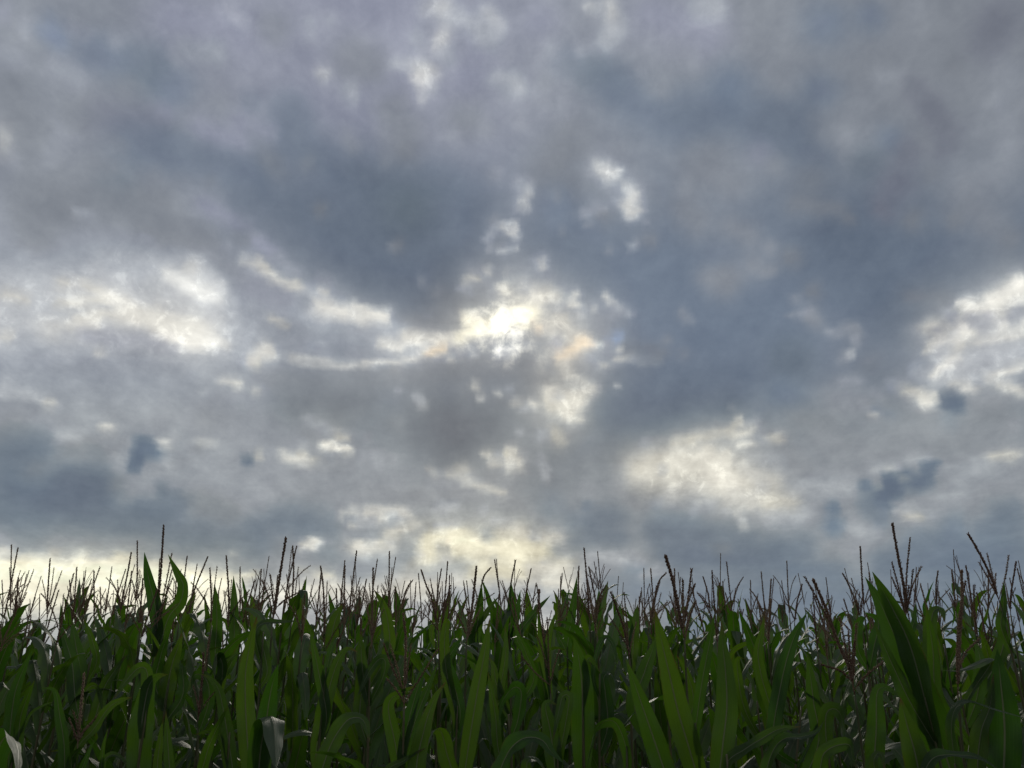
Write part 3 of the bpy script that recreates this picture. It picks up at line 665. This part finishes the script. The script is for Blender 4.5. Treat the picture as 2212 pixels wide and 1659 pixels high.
def build_hero(h, k):
    """A plant measured from the photograph: its leaves and tassel in real size at its own distance."""
    rng = np.random.default_rng(900 + k)
    win, Y = h['win'], h['Y']
    xw = lambda p, dy=0: place(*measure(win, *p), Y + dy)
    if h['spike']:
        base = xw(h['spike'][0])[0]
    else:
        pts = [xw(l[0][0])[0] for l in h['leaves']]
        base = np.array([np.mean([p[0] for p in pts]), Y, max(p[2] for p in pts) + .02])
    if h['foot']:
        fx = xw(h['foot'])[0][0]
    else:
        fx = base[0] + rng.uniform(-.03, .03)
    root = plant_root((fx, Y, 0), h['label'])
    O = np.array([fx, Y, 0.])
    top = base - O
    zmid = top[2] * .6
    axis = [np.array([0, 0, -.02]), np.array([0, 0, zmid]), np.array([top[0] * .35, 0, zmid + (top[2] - zmid) * .55]), top]
    st, _ = spline(axis, 60)
    link('stalk', stalk_mesh(axis, .0125, .0030), root)
    for l in h['leaves']:
        pts, wpx = l[0], l[1]
        face = R(l[2]) if len(l) > 2 else R(rng.uniform(-25, 25))
        dyt = l[3] if len(l) > 3 else rng.uniform(-.06, .06)
        m = len(pts)
        P = []
        ap = min(range(m), key=lambda i: pts[i][1])
        for i, p in enumerate(pts):
            dy = dyt * (i / (m - 1)) ** 1.3
            if i > ap:                                            # the end beyond a bend falls forward, its upper side to the sky
                dy -= .75 * (p[1] - pts[ap][1]) / WIN[win][2] * .66526 / FOC * Y
            P.append(xw(p, max(dy, -.42))[0] - O)
        t = xw(pts[m // 2])[1]
        width = wpx / WIN[win][2] * .66526 / FOC * t
        z0 = min(P[0][2] - .06 - .9 * abs(P[0][0]), top[2] - .04)
        q = st[np.argmin(np.abs(st[:, 2] - z0))]
        P = [q] + P
        # keep the sheath end from doubling back when the first point lies close to the stalk
        if np.linalg.norm(P[1] - P[0]) < .05:
            P.pop(1)
        Tn = unit(P[1] - P[0] + (P[2] - P[1]))
        V = unit(np.array([0, 0, CAM_Z]) - (P[1] + O))
        side = math.cos(face) * np.cross(Tn, V) + math.sin(face) * V
        link('leaf', leaf_mesh(P, width * .95, side, rng, n=34, twist=rng.uniform(-.25, .25), fold=rng.uniform(.12, .34), peak=rng.uniform(.38, .5)), root)
    low = min([xw(p)[0][2] for l in h['leaves'] for p in l[0]] + [top[2] - .30, 1.5])
    n = 7
    phi = rng.uniform(0, 6.28)
    for i in range(n):
        z = .35 + (low - .62 - .35) * i / (n - 1)
        phi += math.pi + rng.uniform(-.4, .4)
        link('leaf', grown_leaf(z, max(2.2, top[2]), phi, rng, .85), root)
    if h['spike']:
        path = [xw(p)[0] - O for p in h['spike']]
        if len(path) == 2:
            mid = (path[0] + path[1]) / 2 + np.array([rng.uniform(-.006, .006), rng.uniform(-.02, .02), 0])
            path = [path[0], mid, path[1]]
        lean = rng.uniform(-.04, .04)
        for i in range(len(path)):
            path[i] = path[i] + np.array([0, lean * (i / (len(path) - 1)) ** 1.5, 0])
        v, f = spike_geo(path, rng, 2.0, 1.3 * h['thick'], 1.35 * h['thick'], .10)
        tas = link('tassel', mesh('tassel', v, f, M_TASSEL), root)
        Ls = np.linalg.norm(path[-1] - path[0])
        for b in h['branches']:
            tip = xw(b, rng.uniform(-.05, .05))[0] - O
            s0 = rng.uniform(.04, .20)
            pa, _ = spline(path, 30)
            st0 = pa[int(s0 * 29)]
            d = tip - st0
            mid = st0 + d * .5 + np.array([-.10 * d[0], 0, .04 * np.linalg.norm(d)]) * rng.uniform(-.6, 1.2)
            bv, bf = spike_geo([st0, mid, tip], rng, 1.4, 1.1 * h['thick'], 1.0 * h['thick'], .12)
            link('branch', mesh('branch', bv, bf, M_TASSEL), tas)
        for _ in range(max(0, 4 - len(h['branches']))):
            a = rng.uniform(0, 6.283)
            s0 = rng.uniform(.03, .2)
            pa, _ = spline(path, 30)
            st0 = pa[int(s0 * 29)]
            L = min(.17, Ls * .5) * rng.uniform(.7, 1.1)
            th = R(rng.uniform(12, 34))
            tip = st0 + L * np.array([math.sin(th) * math.cos(a), math.sin(th) * math.sin(a), math.cos(th)])
            mid = (st0 + tip) / 2 + np.array([0, 0, .01])
            bv, bf = spike_geo([st0, mid, tip], rng, 1.4, 1.1 * h['thick'], 1.0 * h['thick'], .12)
            link('branch', mesh('branch', bv, bf, M_TASSEL), tas)
    return root


# tassels and leaf tips that stand against the sky, from one side of the picture to the other
hero('corn plant with a straight needle-thin tassel nearest the left edge', 5.5, 'A', None, [(70,690),(75,560),(95,240)], [(60,380),(130,400)])
hero('corn plant whose short spread tassel branches lean right beside the needle-thin one', 4.2, 'A', None, [(90,720),(112,580),(130,450)], [(215,395),(185,400),(170,540)])
hero('corn plant with a stout brown spike over crossing side branches', 4.5, 'A', None, [(300,720),(305,520),(318,325)], [(345,380),(270,460),(395,400),(360,480)])
hero('corn plant with a low narrow forked tassel over the pale horizon', 6, 'A', None, [(460,740),(455,600),(440,460)], [(430,500),(470,500)])
hero('corn plant with one bare tassel branch slanting right in the pale gap', 6, 'A', None, [(490,730),(530,590),(567,450)])
hero('corn plant with a plain upright spike beside a shorter crooked one', 5, 'A', None, [(600,740),(605,560),(610,405)])
hero('corn plant with a short crooked spike beside a taller plain one', 5.5, 'A', None, [(648,760),(640,620),(632,505)])
hero('corn plant with feathery tassel leaning right and two drooping side branches', 4.2, 'A', None, [(765,690),(790,540),(815,420),(840,285)], [(680,445),(750,460),(825,480)])
hero('corn plant with thin spike just before the two tall upright leaves', 4.3, 'A', None, [(893,800),(900,600),(910,450)], [(845,465),(940,500)])
hero('tallest dark tassel on the left, standing between two upright pointed leaves', 3.9, 'A', None, [(985,900),(1005,640),(1022,350),(1031,105)], [(1020,325),(1097,288),(1097,395),(1100,450)],
     [([(1010,860),(992,640),(945,430),(921,280)],85,15),([(1020,880),(1075,700),(1150,600),(1170,490),(1130,410),(1073,295)],88,10),([(1000,820),(1040,640),(1075,555)],60,30)], 1.15)
hero('corn plant with a long thin tassel slanting right out of a leaf sheath', 4.4, 'A', None, [(1180,780),(1240,540),(1337,315)], [(1330,510),(1320,550)], [([(1165,800),(1205,650),(1247,530)],62,0)])
hero('corn plant with beaded spike between two blade-like leaves', 4, 'A', None, [(1455,780),(1462,560),(1450,310)], [(1478,460),(1430,540)], [([(1375,960),(1385,700),(1369,480)],76,0),([(1485,960),(1495,700),(1491,430)],66,10)])
hero('corn plant with a very thin bare spike above one small leaf', 5.5, 'A', None, [(1530,720),(1535,560),(1540,380)], [], [([(1520,760),(1555,660),(1575,560)],48,0)])
hero('corn plant with thin spike and a short leaf tip beside it', 4.8, 'A', None, [(1650,720),(1655,560),(1666,390)], [(1700,480)], [([(1625,780),(1613,650),(1603,545)],52,0)])
hero('corn plant with the tall thick purple-brown spike left of centre', 3.6, 'B', None, [(165,740),(185,640),(225,400),(262,195)], [(152,425),(200,430),(100,460),(330,540)], [], 1.2)
hero('corn plant with open bristly tassel directly beside the thick purple-brown spike', 4, 'B', None, [(285,760),(292,560),(297,400),(286,238)], [(332,378),(257,425),(225,490),(375,460)], [([(290,820),(345,640),(386,430)],44,20)])
hero('corn plant with stout bristly spike bending left at its top', 3.8, 'B', None, [(497,920),(497,640),(490,470),(478,375)], [(516,470),(410,540),(390,570)], [([(530,900),(560,740),(612,605)],100,20)])
hero('corn plant with thin straight spike, left one of a close pair', 4.6, 'B', None, [(625,780),(625,560),(626,365)])
hero('corn plant with slightly right-leaning spike, taller one of a close pair', 4.2, 'B', None, [(655,740),(670,560),(710,280)], [(725,445),(598,520)])
hero('corn plant with a low slanting tassel branch below two taller spikes', 5, 'B', None, [(695,780),(735,620),(762,455)])
hero('corn plant with curly split spike and a broad leaf bending left at its side', 3.5, 'B', None, [(800,900),(803,640),(802,380)], [(840,495),(785,485),(760,560)], [([(905,920),(905,740),(870,610),(813,518)],80,10)])
hero('corn plant with a slim bristly spike above a narrow upright leaf', 4.4, 'B', None, [(903,780),(907,560),(907,277)], [(930,380),(860,520),(950,520)], [([(945,940),(978,750),(969,545)],62,0)])
hero('corn plant whose tassel tip nods to the right left of the centre', 4.5, 'B', None, [(980,740),(1000,600),(1030,510),(1064,466)], [(975,540)])
hero('corn plant with brown spike leaning far to the left at the centre', 3.8, 'B', None, [(1225,780),(1190,600),(1150,500),(1114,395)], [(1180,490),(1140,590)])
hero('corn plant with thin spike beside a taller thinner one at the centre', 5, 'B', None, [(1208,720),(1222,540),(1248,393)], [], [([(1180,800),(1210,680),(1218,560)],36,0)])
hero('corn plant with the tallest thin spike just left of the bright centre', 4.8, 'B', None, [(1250,760),(1268,560),(1286,345)], [(1250,470)], [([(1240,830),(1275,660),(1303,530)],60,0)])
hero('corn plant with straight thick dark spike at the middle of the field', 3.4, 'B', None, [(1405,860),(1440,640),(1468,380)], [], [], 1.15)
hero('corn plant with curved tassel tip growing out of a tall pointed leaf', 4.1, 'B', None, [(1472,660),(1500,500),(1520,430),(1559,384)], [(1580,545)], [([(1440,920),(1482,700),(1502,478)],80,0),([(1440,820),(1530,670),(1614,560)],60,30)])
hero('corn plant with thin spike rising from a cluster of three narrow leaves', 4.6, 'B', None, [(1680,660),(1690,480),(1718,340)], [(1640,510)], [([(1680,800),(1692,620),(1688,465)],58,0),([(1715,760),(1735,620),(1750,520)],40,0),([(1650,820),(1625,680),(1578,570)],66,0)])
hero('corn plant with a wavy thin spike just right of the cluster of narrow leaves', 5, 'C', None, [(90,720),(110,560),(146,390)], [(195,520)], [([(60,820),(150,690),(270,556)],60,20)])
hero('corn plant with reddish tassel hanging low among the front leaves at centre', 3.1, 'C', (290,1640), [(272,1180),(245,930),(200,690),(200,520)], [(88,950),(325,910),(250,700)], [([(250,940),(270,780),(314,643)],46,0),([(210,900),(200,760),(190,640)],40,0)])
hero('corn plant with thin spike against a tall narrow blade right of centre', 4.3, 'C', None, [(440,800),(445,560),(451,372)], [(507,518),(460,575)], [([(380,920),(405,700),(441,430)],64,0)])
hero('corn plant with smooth spike leaning left above a yellowish leaf', 4.2, 'C', None, [(570,720),(555,580),(514,380)], [(600,640)], [([(500,940),(565,740),(580,515)],70,0)])
hero('corn plant with straw-coloured tassel tip nodding right', 4, 'C', None, [(555,760),(570,600),(617,502)])
hero('corn plant with brown forked tassel leaning left, low on the skyline', 3.3, 'C', None, [(775,960),(740,780),(690,640),(649,540)], [(740,540),(725,600),(640,680)])
hero('corn plant whose light tassel nods right just before the thickest one', 3.8, 'C', None, [(895,780),(930,600),(960,470),(999,420)], [(968,475),(1035,597)])
hero('corn plant with the thickest knobbly tassel, leaning left, right of centre', 2.9, 'C', None, [(1125,830),(1085,640),(1045,450),(1002,313)], [(1115,460),(1172,390),(1190,490)], [], 1.25)
hero('corn plant with smooth dark spike leaning left behind the thickest tassel', 4.8, 'C', None, [(1290,660),(1275,540),(1247,438)], [(1225,655)])
hero('corn plant with small three-pronged tassel low on the skyline', 6, 'C', None, [(1335,720),(1340,580),(1353,477)], [(1404,573),(1375,590)])
hero('corn plant with hair-thin spike in the bluish gap right of centre', 6.5, 'C', None, [(1552,720),(1550,580),(1548,462)], [(1515,580)])
hero('corn plant with short stubby spike beside the hair-thin one', 6, 'C', None, [(1492,740),(1487,660),(1477,580)])
hero('corn plant without tassel, one broad pointed leaf against the blue gap', 3.9, 'C', None, None, [], [([(795,940),(808,760),(827,612)],74,0),([(770,900),(790,760),(748,615)],36,40)])
hero('corn plant with knobbly upright spike beside a smooth twin', 4, 'D', None, [(95,830),(98,620),(112,455)], [(122,452),(60,590)])
hero('corn plant with short bent tassel tip on the right skyline', 4.6, 'D', None, [(255,740),(270,600),(298,488)], [(200,570),(310,560)])
hero('corn plant with huge bushy reddish-brown tassel in the right foreground', 2.9, 'D', (700,1640), [(640,1190),(600,1000),(540,860),(470,650),(391,454)], [(321,440),(430,1000),(812,988),(650,740),(545,700),(600,800),(640,850)], [], 1.2)
hero('corn plant with two bare branches leaning left behind the bushy tassel', 4, 'D', None, [(680,720),(640,590),(590,480),(555,425)], [(620,450)])
hero('corn plant with lone straight spike right of the bushy tassel', 4, 'D', None, [(700,660),(688,440),(682,245)], [(745,540)])
hero('corn plant with the tallest forked tassel on the right, above a giant leaf', 3.2, 'D', None, [(965,720),(950,520),(900,300),(854,110)], [(993,193),(878,348),(878,445),(1012,393),(1064,373),(985,500)], [], 1.15)
hero('corn plant with stubby thick spike right of the tallest forked tassel', 4.5, 'D', None, [(1160,640),(1152,500),(1152,408)], [(1172,465),(1245,515)])
hero('corn plant with slim brown spike leaning left on the right skyline', 4.2, 'D', None, [(1285,660),(1265,510),(1239,402)], [(1300,560)])
hero('corn plant with long reddish foreground spike in front of broad leaves', 2.8, 'D', (1300,1640), [(1298,1200),(1310,900),(1345,600),(1359,396)], [(1430,838),(1345,470)], [], 1.15)
hero('corn plant with tall left-leaning tassel and side branches nearest the right edge', 3.3, 'D', None, [(1565,600),(1510,430),(1440,270),(1386,160)], [(1485,293),(1435,348),(1622,304),(1540,420)], [([(1575,760),(1590,620),(1592,460)],60,10)], 1.1)
hero('corn plant with thin upright spike at the right edge', 4, 'D', None, [(1635,680),(1630,560),(1652,348)], [(1665,510)])
hero('corn plant with small plain spike between two larger tassels on the right', 5, 'D', None, [(1490,680),(1488,560),(1480,400)], [(1440,510)])
# broad leaves of the edge plants
hero('edge corn plant with two yellow-green backlit leaves slanting up at the left', NEAR*1.85, '1', (110,1659), None, [], [([(95,1560),(105,1300),(155,880),(250,600),(358,378)],150,10),([(190,1480),(215,1150),(290,900),(376,708)],105,5),([(170,1400),(330,1090),(470,985),(575,945)],55,50)])
hero('edge corn plant with pale square-folded leaf in the lower left corner', NEAR*1.55, '1', (60,1659), None, [], [([(-60,1800),(-30,1500),(40,1340),(130,1330),(200,1480),(190,1760)],270,15,-.06)])
hero('edge corn plant with very broad upright olive leaf bending right at its tip', NEAR*1.7, '1', (1470,1659), None, [], [([(1500,1850),(1500,1450),(1545,1050),(1610,760),(1700,670),(1810,650)],265,5),([(1540,1100),(1590,760),(1570,590),(1480,590),(1350,730),(1225,915)],130,20)])
hero('edge corn plant with stubby tassel and a leaf bent over to the left', NEAR*1.8, '1', (830,1659), [(832,1470),(855,1100),(880,655)], [(745,1130),(982,1170),(790,1050),(1060,1080)], [([(700,1800),(690,1400),(640,1080),(605,860),(540,800),(435,808)],125,15),([(850,1420),(1000,1250),(1170,1010),(1300,930),(1426,893)],110,40),([(770,1700),(780,1540),(915,1405)],110,20)])
hero('edge corn plant with narrow upright leaf tips and small folded leaf at bottom left', NEAR*1.7, '1', (1060,1659), None, [], [([(870,1780),(950,1500),(1026,1343)],90,0),([(1075,1780),(1110,1450),(1162,1230)],55,0),([(1080,1800),(1110,1600),(1200,1515),(1290,1540),(1385,1640)],80,30)])
hero('corn plant with slanting broad leaf and a hanging hook-shaped one at left', 3.5, '1', None, None, [], [([(1010,1150),(1120,800),(1250,590),(1367,433)],135,10),([(890,1050),(925,840),(1010,768),(1075,850),(1110,1050),(1137,1215)],75,35),([(810,900),(770,500),(640,100)],150,0)])
hero('corn plant with a dark broad leaf standing straight at the left', 3.6, '1', None, None, [], [([(850,900),(860,600),(810,300),(775,60)],150,0),([(1040,520),(1000,300),(900,40)],80,20)])
hero('corn plant with olive backlit leaf pair left of the middle', 3.3, '2', None, None, [], [([(15,760),(60,500),(120,300),(182,138)],125,5),([(110,980),(190,560),(262,350),(300,200)],175,0),([(300,900),(310,640),(280,510)],150,40)])
hero('edge corn plant with tall plain leaf showing a pale midrib', NEAR*1.75, '2', (1010,1659), None, [], [([(1030,1750),(1005,1350),(985,950),(990,600),(1050,260),(1112,20)],200,0)])
hero('edge corn plant with pale triangular leaf end hanging straight down', NEAR*1.6, '2', (1180,1659), None, [], [([(1120,1850),(1150,1450),(1215,1170),(1270,1105),(1300,1300),(1312,1690)],300,0,-.12),([(1150,1700),(1200,1250),(1255,850),(1340,535)],210,5)])
hero('edge corn plant with long dark leaf curving left at its thin tip', NEAR*1.95, '2', (840,1659), None, [], [([(850,1760),(800,1350),(740,1000),(690,800),(600,690),(500,640)],140,10),([(720,1340),(620,1260),(440,1300)],75,40)])
hero('edge corn plant with narrow yellow leaf slanting across darker ones', NEAR*1.65, '2', (500,1659), None, [], [([(480,1760),(600,1400),(720,1150),(797,988)],120,5),([(180,1760),(150,1400),(128,1040)],115,0),([(50,1780),(70,1350),(112,1080)],115,10)])
hero('corn plant with small pale triangular fold in front of a dark brown tassel', 3.2, '2', (600,1400), [(470,1150),(510,850),(545,600),(565,420)], [(600,220)], [([(590,950),(570,720),(480,645),(420,690),(390,890)],130,10)])
hero('corn plant with pale folded leaf and a bright arching one beside it', 3.5, '2', None, None, [], [([(715,800),(740,560),(680,430),(650,520),(655,725)],120,15),([(690,780),(770,560),(870,440),(975,425)],120,30)])
hero('corn plant with one leaf held out flat to the right like a flag', 3.4, '2', None, None, [], [([(1090,240),(1150,110),(1300,85),(1555,75)],100,40),([(1220,620),(1160,300),(1110,100)],110,10)])
hero('edge corn plant with broad leaf arching right to a drooping tip, left of centre', NEAR*1.9, '3', (90,1659), None, [], [([(90,1450),(190,950),(310,540),(420,375),(535,410)],170,10),([(200,1100),(110,600),(20,150)],120,0),([(190,640),(290,290),(390,270)],90,40)])
hero('edge corn plant with leaf humped over and its end folded down, bottom left of centre', NEAR*1.62, '3', (130,1659), None, [], [([(120,1800),(240,1420),(390,1180),(490,1115),(600,1150),(668,1385)],230,30)])
hero('edge corn plant with long leaf arching left along the bottom edge', NEAR*1.55, '3', (700,1659), None, [], [([(640,1850),(560,1650),(350,1530),(150,1490),(-10,1490)],120,45)])
hero('corn plant with two pale hanging leaf ends side by side', 3.2, '3', None, None, [], [([(560,1100),(590,680),(535,545),(510,650),(495,905)],160,5),([(800,700),(835,520),(775,480),(660,620),(530,895)],100,25),([(600,700),(570,350),(575,180)],130,0)])
hero('edge corn plant with curved leaf bending right at a sharp elbow, tassel behind', NEAR*1.75, '3', (1040,1659), [(1035,1000),(1045,700),(1060,300),(1040,0)], [(818,325),(888,340),(1398,380),(858,705),(1110,330)], [([(1000,1800),(940,1400),(870,1060),(890,920),(1000,850),(1172,763)],165,10),([(1010,1540),(1085,1150),(1180,800),(1292,448)],125,5),([(1050,1500),(1165,1120),(1290,800),(1402,520)],115,20)])
hero('edge corn plant with broad olive leaf and a hooded fold at the bottom centre', NEAR*1.58, '3', (1540,1659), None, [], [([(1560,1850),(1490,1480),(1430,1260),(1340,1270),(1290,1430)],200,10,-.05),([(1170,1750),(1250,1250),(1360,920),(1485,728)],205,5),([(860,1800),(1050,1570),(1280,1435)],120,40)])
hero('corn plant with bright leaf twisted over a dark one at centre', 3.1, '3', None, None, [], [([(1640,1050),(1560,720),(1500,520),(1580,370),(1665,225)],135,0),([(1580,1050),(1490,600),(1470,300),(1505,60),(1560,130),(1580,300)],125,10)])
hero('edge corn plant with straight tall lance leaf at the centre', NEAR*1.7, '4', (20,1659), None, [], [([(20,1800),(90,1300),(180,760),(250,380),(300,40)],190,0)])
hero('corn plant with small upright yellow blade right of the lance leaf', 3.2, '4', None, None, [], [([(420,880),(460,520),(475,300),(464,128)],90,0),([(770,720),(690,420),(605,220),(547,55)],95,5),([(380,780),(340,560),(290,460)],110,10)])
hero('edge corn plant with pale leaf folding left into a long hanging tip', NEAR*1.85, '4', (600,1659), None, [], [([(600,1150),(640,850),(560,790),(440,930),(400,1100),(432,1255)],150,15),([(400,1500),(360,1100),(280,620)],120,10)])
hero('edge corn plant with very broad dark upright leaf and a creased tip', NEAR*1.85, '4', (1300,1659), None, [], [([(1300,1600),(1300,1100),(1290,720),(1250,430),(1203,250)],265,0),([(1340,760),(1330,560),(1370,470),(1430,530),(1488,632)],90,20)])
hero('edge corn plant with spoon-shaped leaf and a narrow folded one beside it', NEAR*1.72, '4', (1010,1659), None, [], [([(1010,1700),(950,1250),(900,1010),(940,945),(1025,985)],200,5),([(1060,1500),(1130,1100),(1155,890),(1090,880),(1050,1020),(978,1360)],115,15)])
hero('edge corn plant with wide leaf humped over to a twisted dry tip, bottom centre', NEAR*1.52, '4', (420,1659), None, [], [([(380,1850),(480,1520),(620,1360),(760,1325),(880,1370),(960,1480),(1105,1612)],230,40),([(700,1850),(700,1600),(800,1570),(910,1700)],190,30)])
hero('edge corn plant with grey-green leaf curving left over the bottom edge', NEAR*1.6, '4', (1740,1659), None, [], [([(1780,1500),(1680,1200),(1570,1145),(1450,1230),(1390,1420),(1330,1720)],140,25)])
hero('corn plant with narrow dark blades either side of the bright horizon gap', 4, '4', None, None, [], [([(890,520),(945,280),(990,0)],80,0),([(1120,400),(1045,250),(988,128)],80,0),([(1400,540),(1450,280),(1482,55)],130,0)])
hero('corn plant with thin arching leaf over a yellow-edged bent one', 3.2, '4', None, None, [], [([(1420,700),(1460,400),(1545,250),(1630,330),(1670,520)],75,35),([(1570,1200),(1545,850),(1530,680),(1600,640),(1665,790)],160,10)])
hero('edge corn plant with long slanting lance leaf leaning left, right of centre', NEAR*1.6, '5', (620,1659), None, [], [([(590,1900),(480,1560),(340,1150),(215,790),(105,475)],255,0)])
hero('edge corn plant with the longest yellow-green leaf leaning left to the skyline', NEAR*1.65, '5', (920,1659), None, [], [([(900,1850),(790,1450),(670,1050),(570,620),(475,220),(415,-70)],270,0),([(860,1250),(930,720),(1010,300),(1062,-10)],125,5)])
hero('edge corn plant with broad straight leaf tapering to a point, right of centre', NEAR*1.6, '5', (1120,1659), None, [], [([(1110,1850),(1150,1420),(1195,1000),(1180,620),(1150,330),(1138,75)],255,0)])
hero('corn plant with broad shaded leaf and pale crosswise blade behind the lance leaves', 3.0, '5', None, None, [], [([(210,1050),(310,620),(390,400),(442,215)],190,0),([(640,960),(500,900),(380,930),(200,1060),(58,1232)],110,30),([(830,1000),(760,620),(650,440)],120,10)])
hero('corn plant with tall grey-green leaf kinked near its top', 3.1, '5', None, None, [], [([(1690,1150),(1570,680),(1530,410),(1570,200),(1605,-10)],130,0),([(1380,1000),(1310,620),(1320,470),(1400,490)],110,20)])
hero('edge corn plant with yellow-green leaf lying out to the right at the bottom', NEAR*1.52, '5', (1230,1659), None, [], [([(1200,1600),(1380,1460),(1590,1330),(1760,1240),(1995,1212)],140,25)])
hero('edge corn plant with long pale leaf arching right at the bottom right', NEAR*1.5, '6', (0,1659), None, [], [([(-60,1850),(20,1500),(150,1345),(340,1320),(500,1270),(582,1155)],150,30)])
hero('corn plant with tall leaf leaning right beside a hazy grey one', 2.9, '6', (120,1659), None, [], [([(40,1400),(110,800),(240,300),(400,-20)],170,0),([(520,1400),(470,950),(430,620),(400,415)],175,5),([(560,1060),(390,850),(250,755)],55,40)])
hero('edge corn plant with pale leaf folded square and hanging below the bushy tassel', NEAR*1.7, '6', (700,1659), None, [], [([(620,1500),(600,1120),(660,1020),(750,1060),(795,1250),(805,1420)],160,5)])
hero('edge corn plant with cupped leaf and white folded tip in the right foreground', NEAR*1.65, '6', (1100,1659), None, [], [([(1110,1800),(1145,1250),(1150,880),(1210,785),(1320,830),(1415,915)],205,5)])
hero('edge corn plant with pale crumpled leaf at the bottom right', NEAR*1.55, '6', (600,1659), None, [], [([(560,1850),(560,1560),(640,1450),(790,1400),(865,1420),(885,1540),(945,1680)],160,20),([(1110,1850),(1120,1570),(1190,1500),(1245,1690)],150,20)])
hero('edge corn plant with the giant leaf leaning left that tops the right foreground', NEAR*1.75, 'D', (1220,1640), None, [], [([(1270,1750),(1160,1420),(1020,1080),(900,820),(800,600),(706,440)],215,5,.1),([(1130,1400),(1000,900),(870,620),(752,405)],150,25),([(1000,1250),(880,1000),(765,735)],95,15)])
hero('edge corn plant with pointed oval leaf in front of the giant one', NEAR*1.5, '7', (560,1659), None, [], [([(560,1900),(490,1520),(395,1180),(325,895)],270,0)])
hero('edge corn plant with leaf rolled over and held out flat to the right edge', NEAR*1.55, '7', (930,1659), None, [], [([(930,1700),(880,1300),(900,1060),(1000,945),(1200,990),(1450,1060),(1760,1150)],120,40)])
hero('edge corn plant with leaf curving right along the bottom right corner', NEAR*1.47, '7', (560,1659), None, [], [([(580,1750),(700,1540),(1000,1520),(1200,1560),(1420,1700)],150,25)])
hero('edge corn plant with very wide dim leaves standing at the right edge', NEAR*1.75, '7', (1420,1659), None, [], [([(1430,1850),(1450,1250),(1410,760),(1370,378)],330,0),([(1180,1800),(1190,1300),(1290,1000),(1330,640)],200,15)])
hero('corn plant with flag-like pale leaf held level behind the reddish spike', 2.9, '7', None, None, [], [([(1060,900),(1320,495),(1150,545),(950,610),(742,598)],110,30),([(730,900),(680,420),(640,120),(600,-90)],140,0),([(1150,900),(1190,520),(1120,260)],150,0)])
hero('corn plant with pale triangular leaf tips folded down on the right skyline', 3.4, 'D', None, None, [], [([(1130,1050),(1120,820),(1140,665),(1190,645),(1217,735)],95,15),([(1560,960),(1590,740),(1560,660),(1590,720),(1628,808)],90,10),([(1000,900),(1020,720),(1030,600)],70,0)])
hero('corn plant with dark rounded leaf bend left of the giant leaf', 3.3, 'D', None, None, [], [([(660,900),(660,760),(690,700),(720,720)],70,0),([(760,900),(790,720),(700,665)],80,30)])
for _k, _h in enumerate(HEROES):
    build_hero(_h, _k)

# ------------------------------------------------------------------ the rest of the field, row behind row
GROWN = [build_grown(40 + s) for s in range(12)]
rnd = random.Random(11)
ROWS = [(3.6, .31), (4.05, .28), (4.6, .28), (5.3, .29), (6.0, .31), (6.7, .36), (7.5, .42), (8.3, .48), (9.2, .6)]
WHERE = ['left third of field', 'middle third of field', 'right third of field']
first = set()
for r, (Y, step) in enumerate(ROWS):
    half = Y * .70 + .2
    x = -half + rnd.uniform(0, step)
    band = 'rows just behind the edge plants' if r < 3 else 'middle rows' if r < 6 else 'far rows'
    while x < half:
        y = Y + rnd.uniform(-.13, .13)
        reach = 1.75 + y * .093 + rnd.gauss(0, .05 + .011 * y)
        sc = reach / 2.22
        third = min(2, max(0, int((x / (Y * .666) + 1) * 1.5)))
        i = rnd.randrange(len(GROWN))
        args = ((x, y, 0), rnd.uniform(0, 6.283), sc, 'less prominent corn plant in %s, %s' % (band, WHERE[third]), 'corn plants in the %s' % band)
        if i not in first:
            first.add(i)
            o = GROWN[i]
            o.location, o.rotation_euler, o.scale = args[0], (0, 0, args[1]), (min(sc, 1.02), min(sc, 1.02), sc)
            o['label'], o['group'] = args[3], args[4]
        else:
            copy_plant(GROWN[i], *args)
        x += step * rnd.uniform(.75, 1.25)
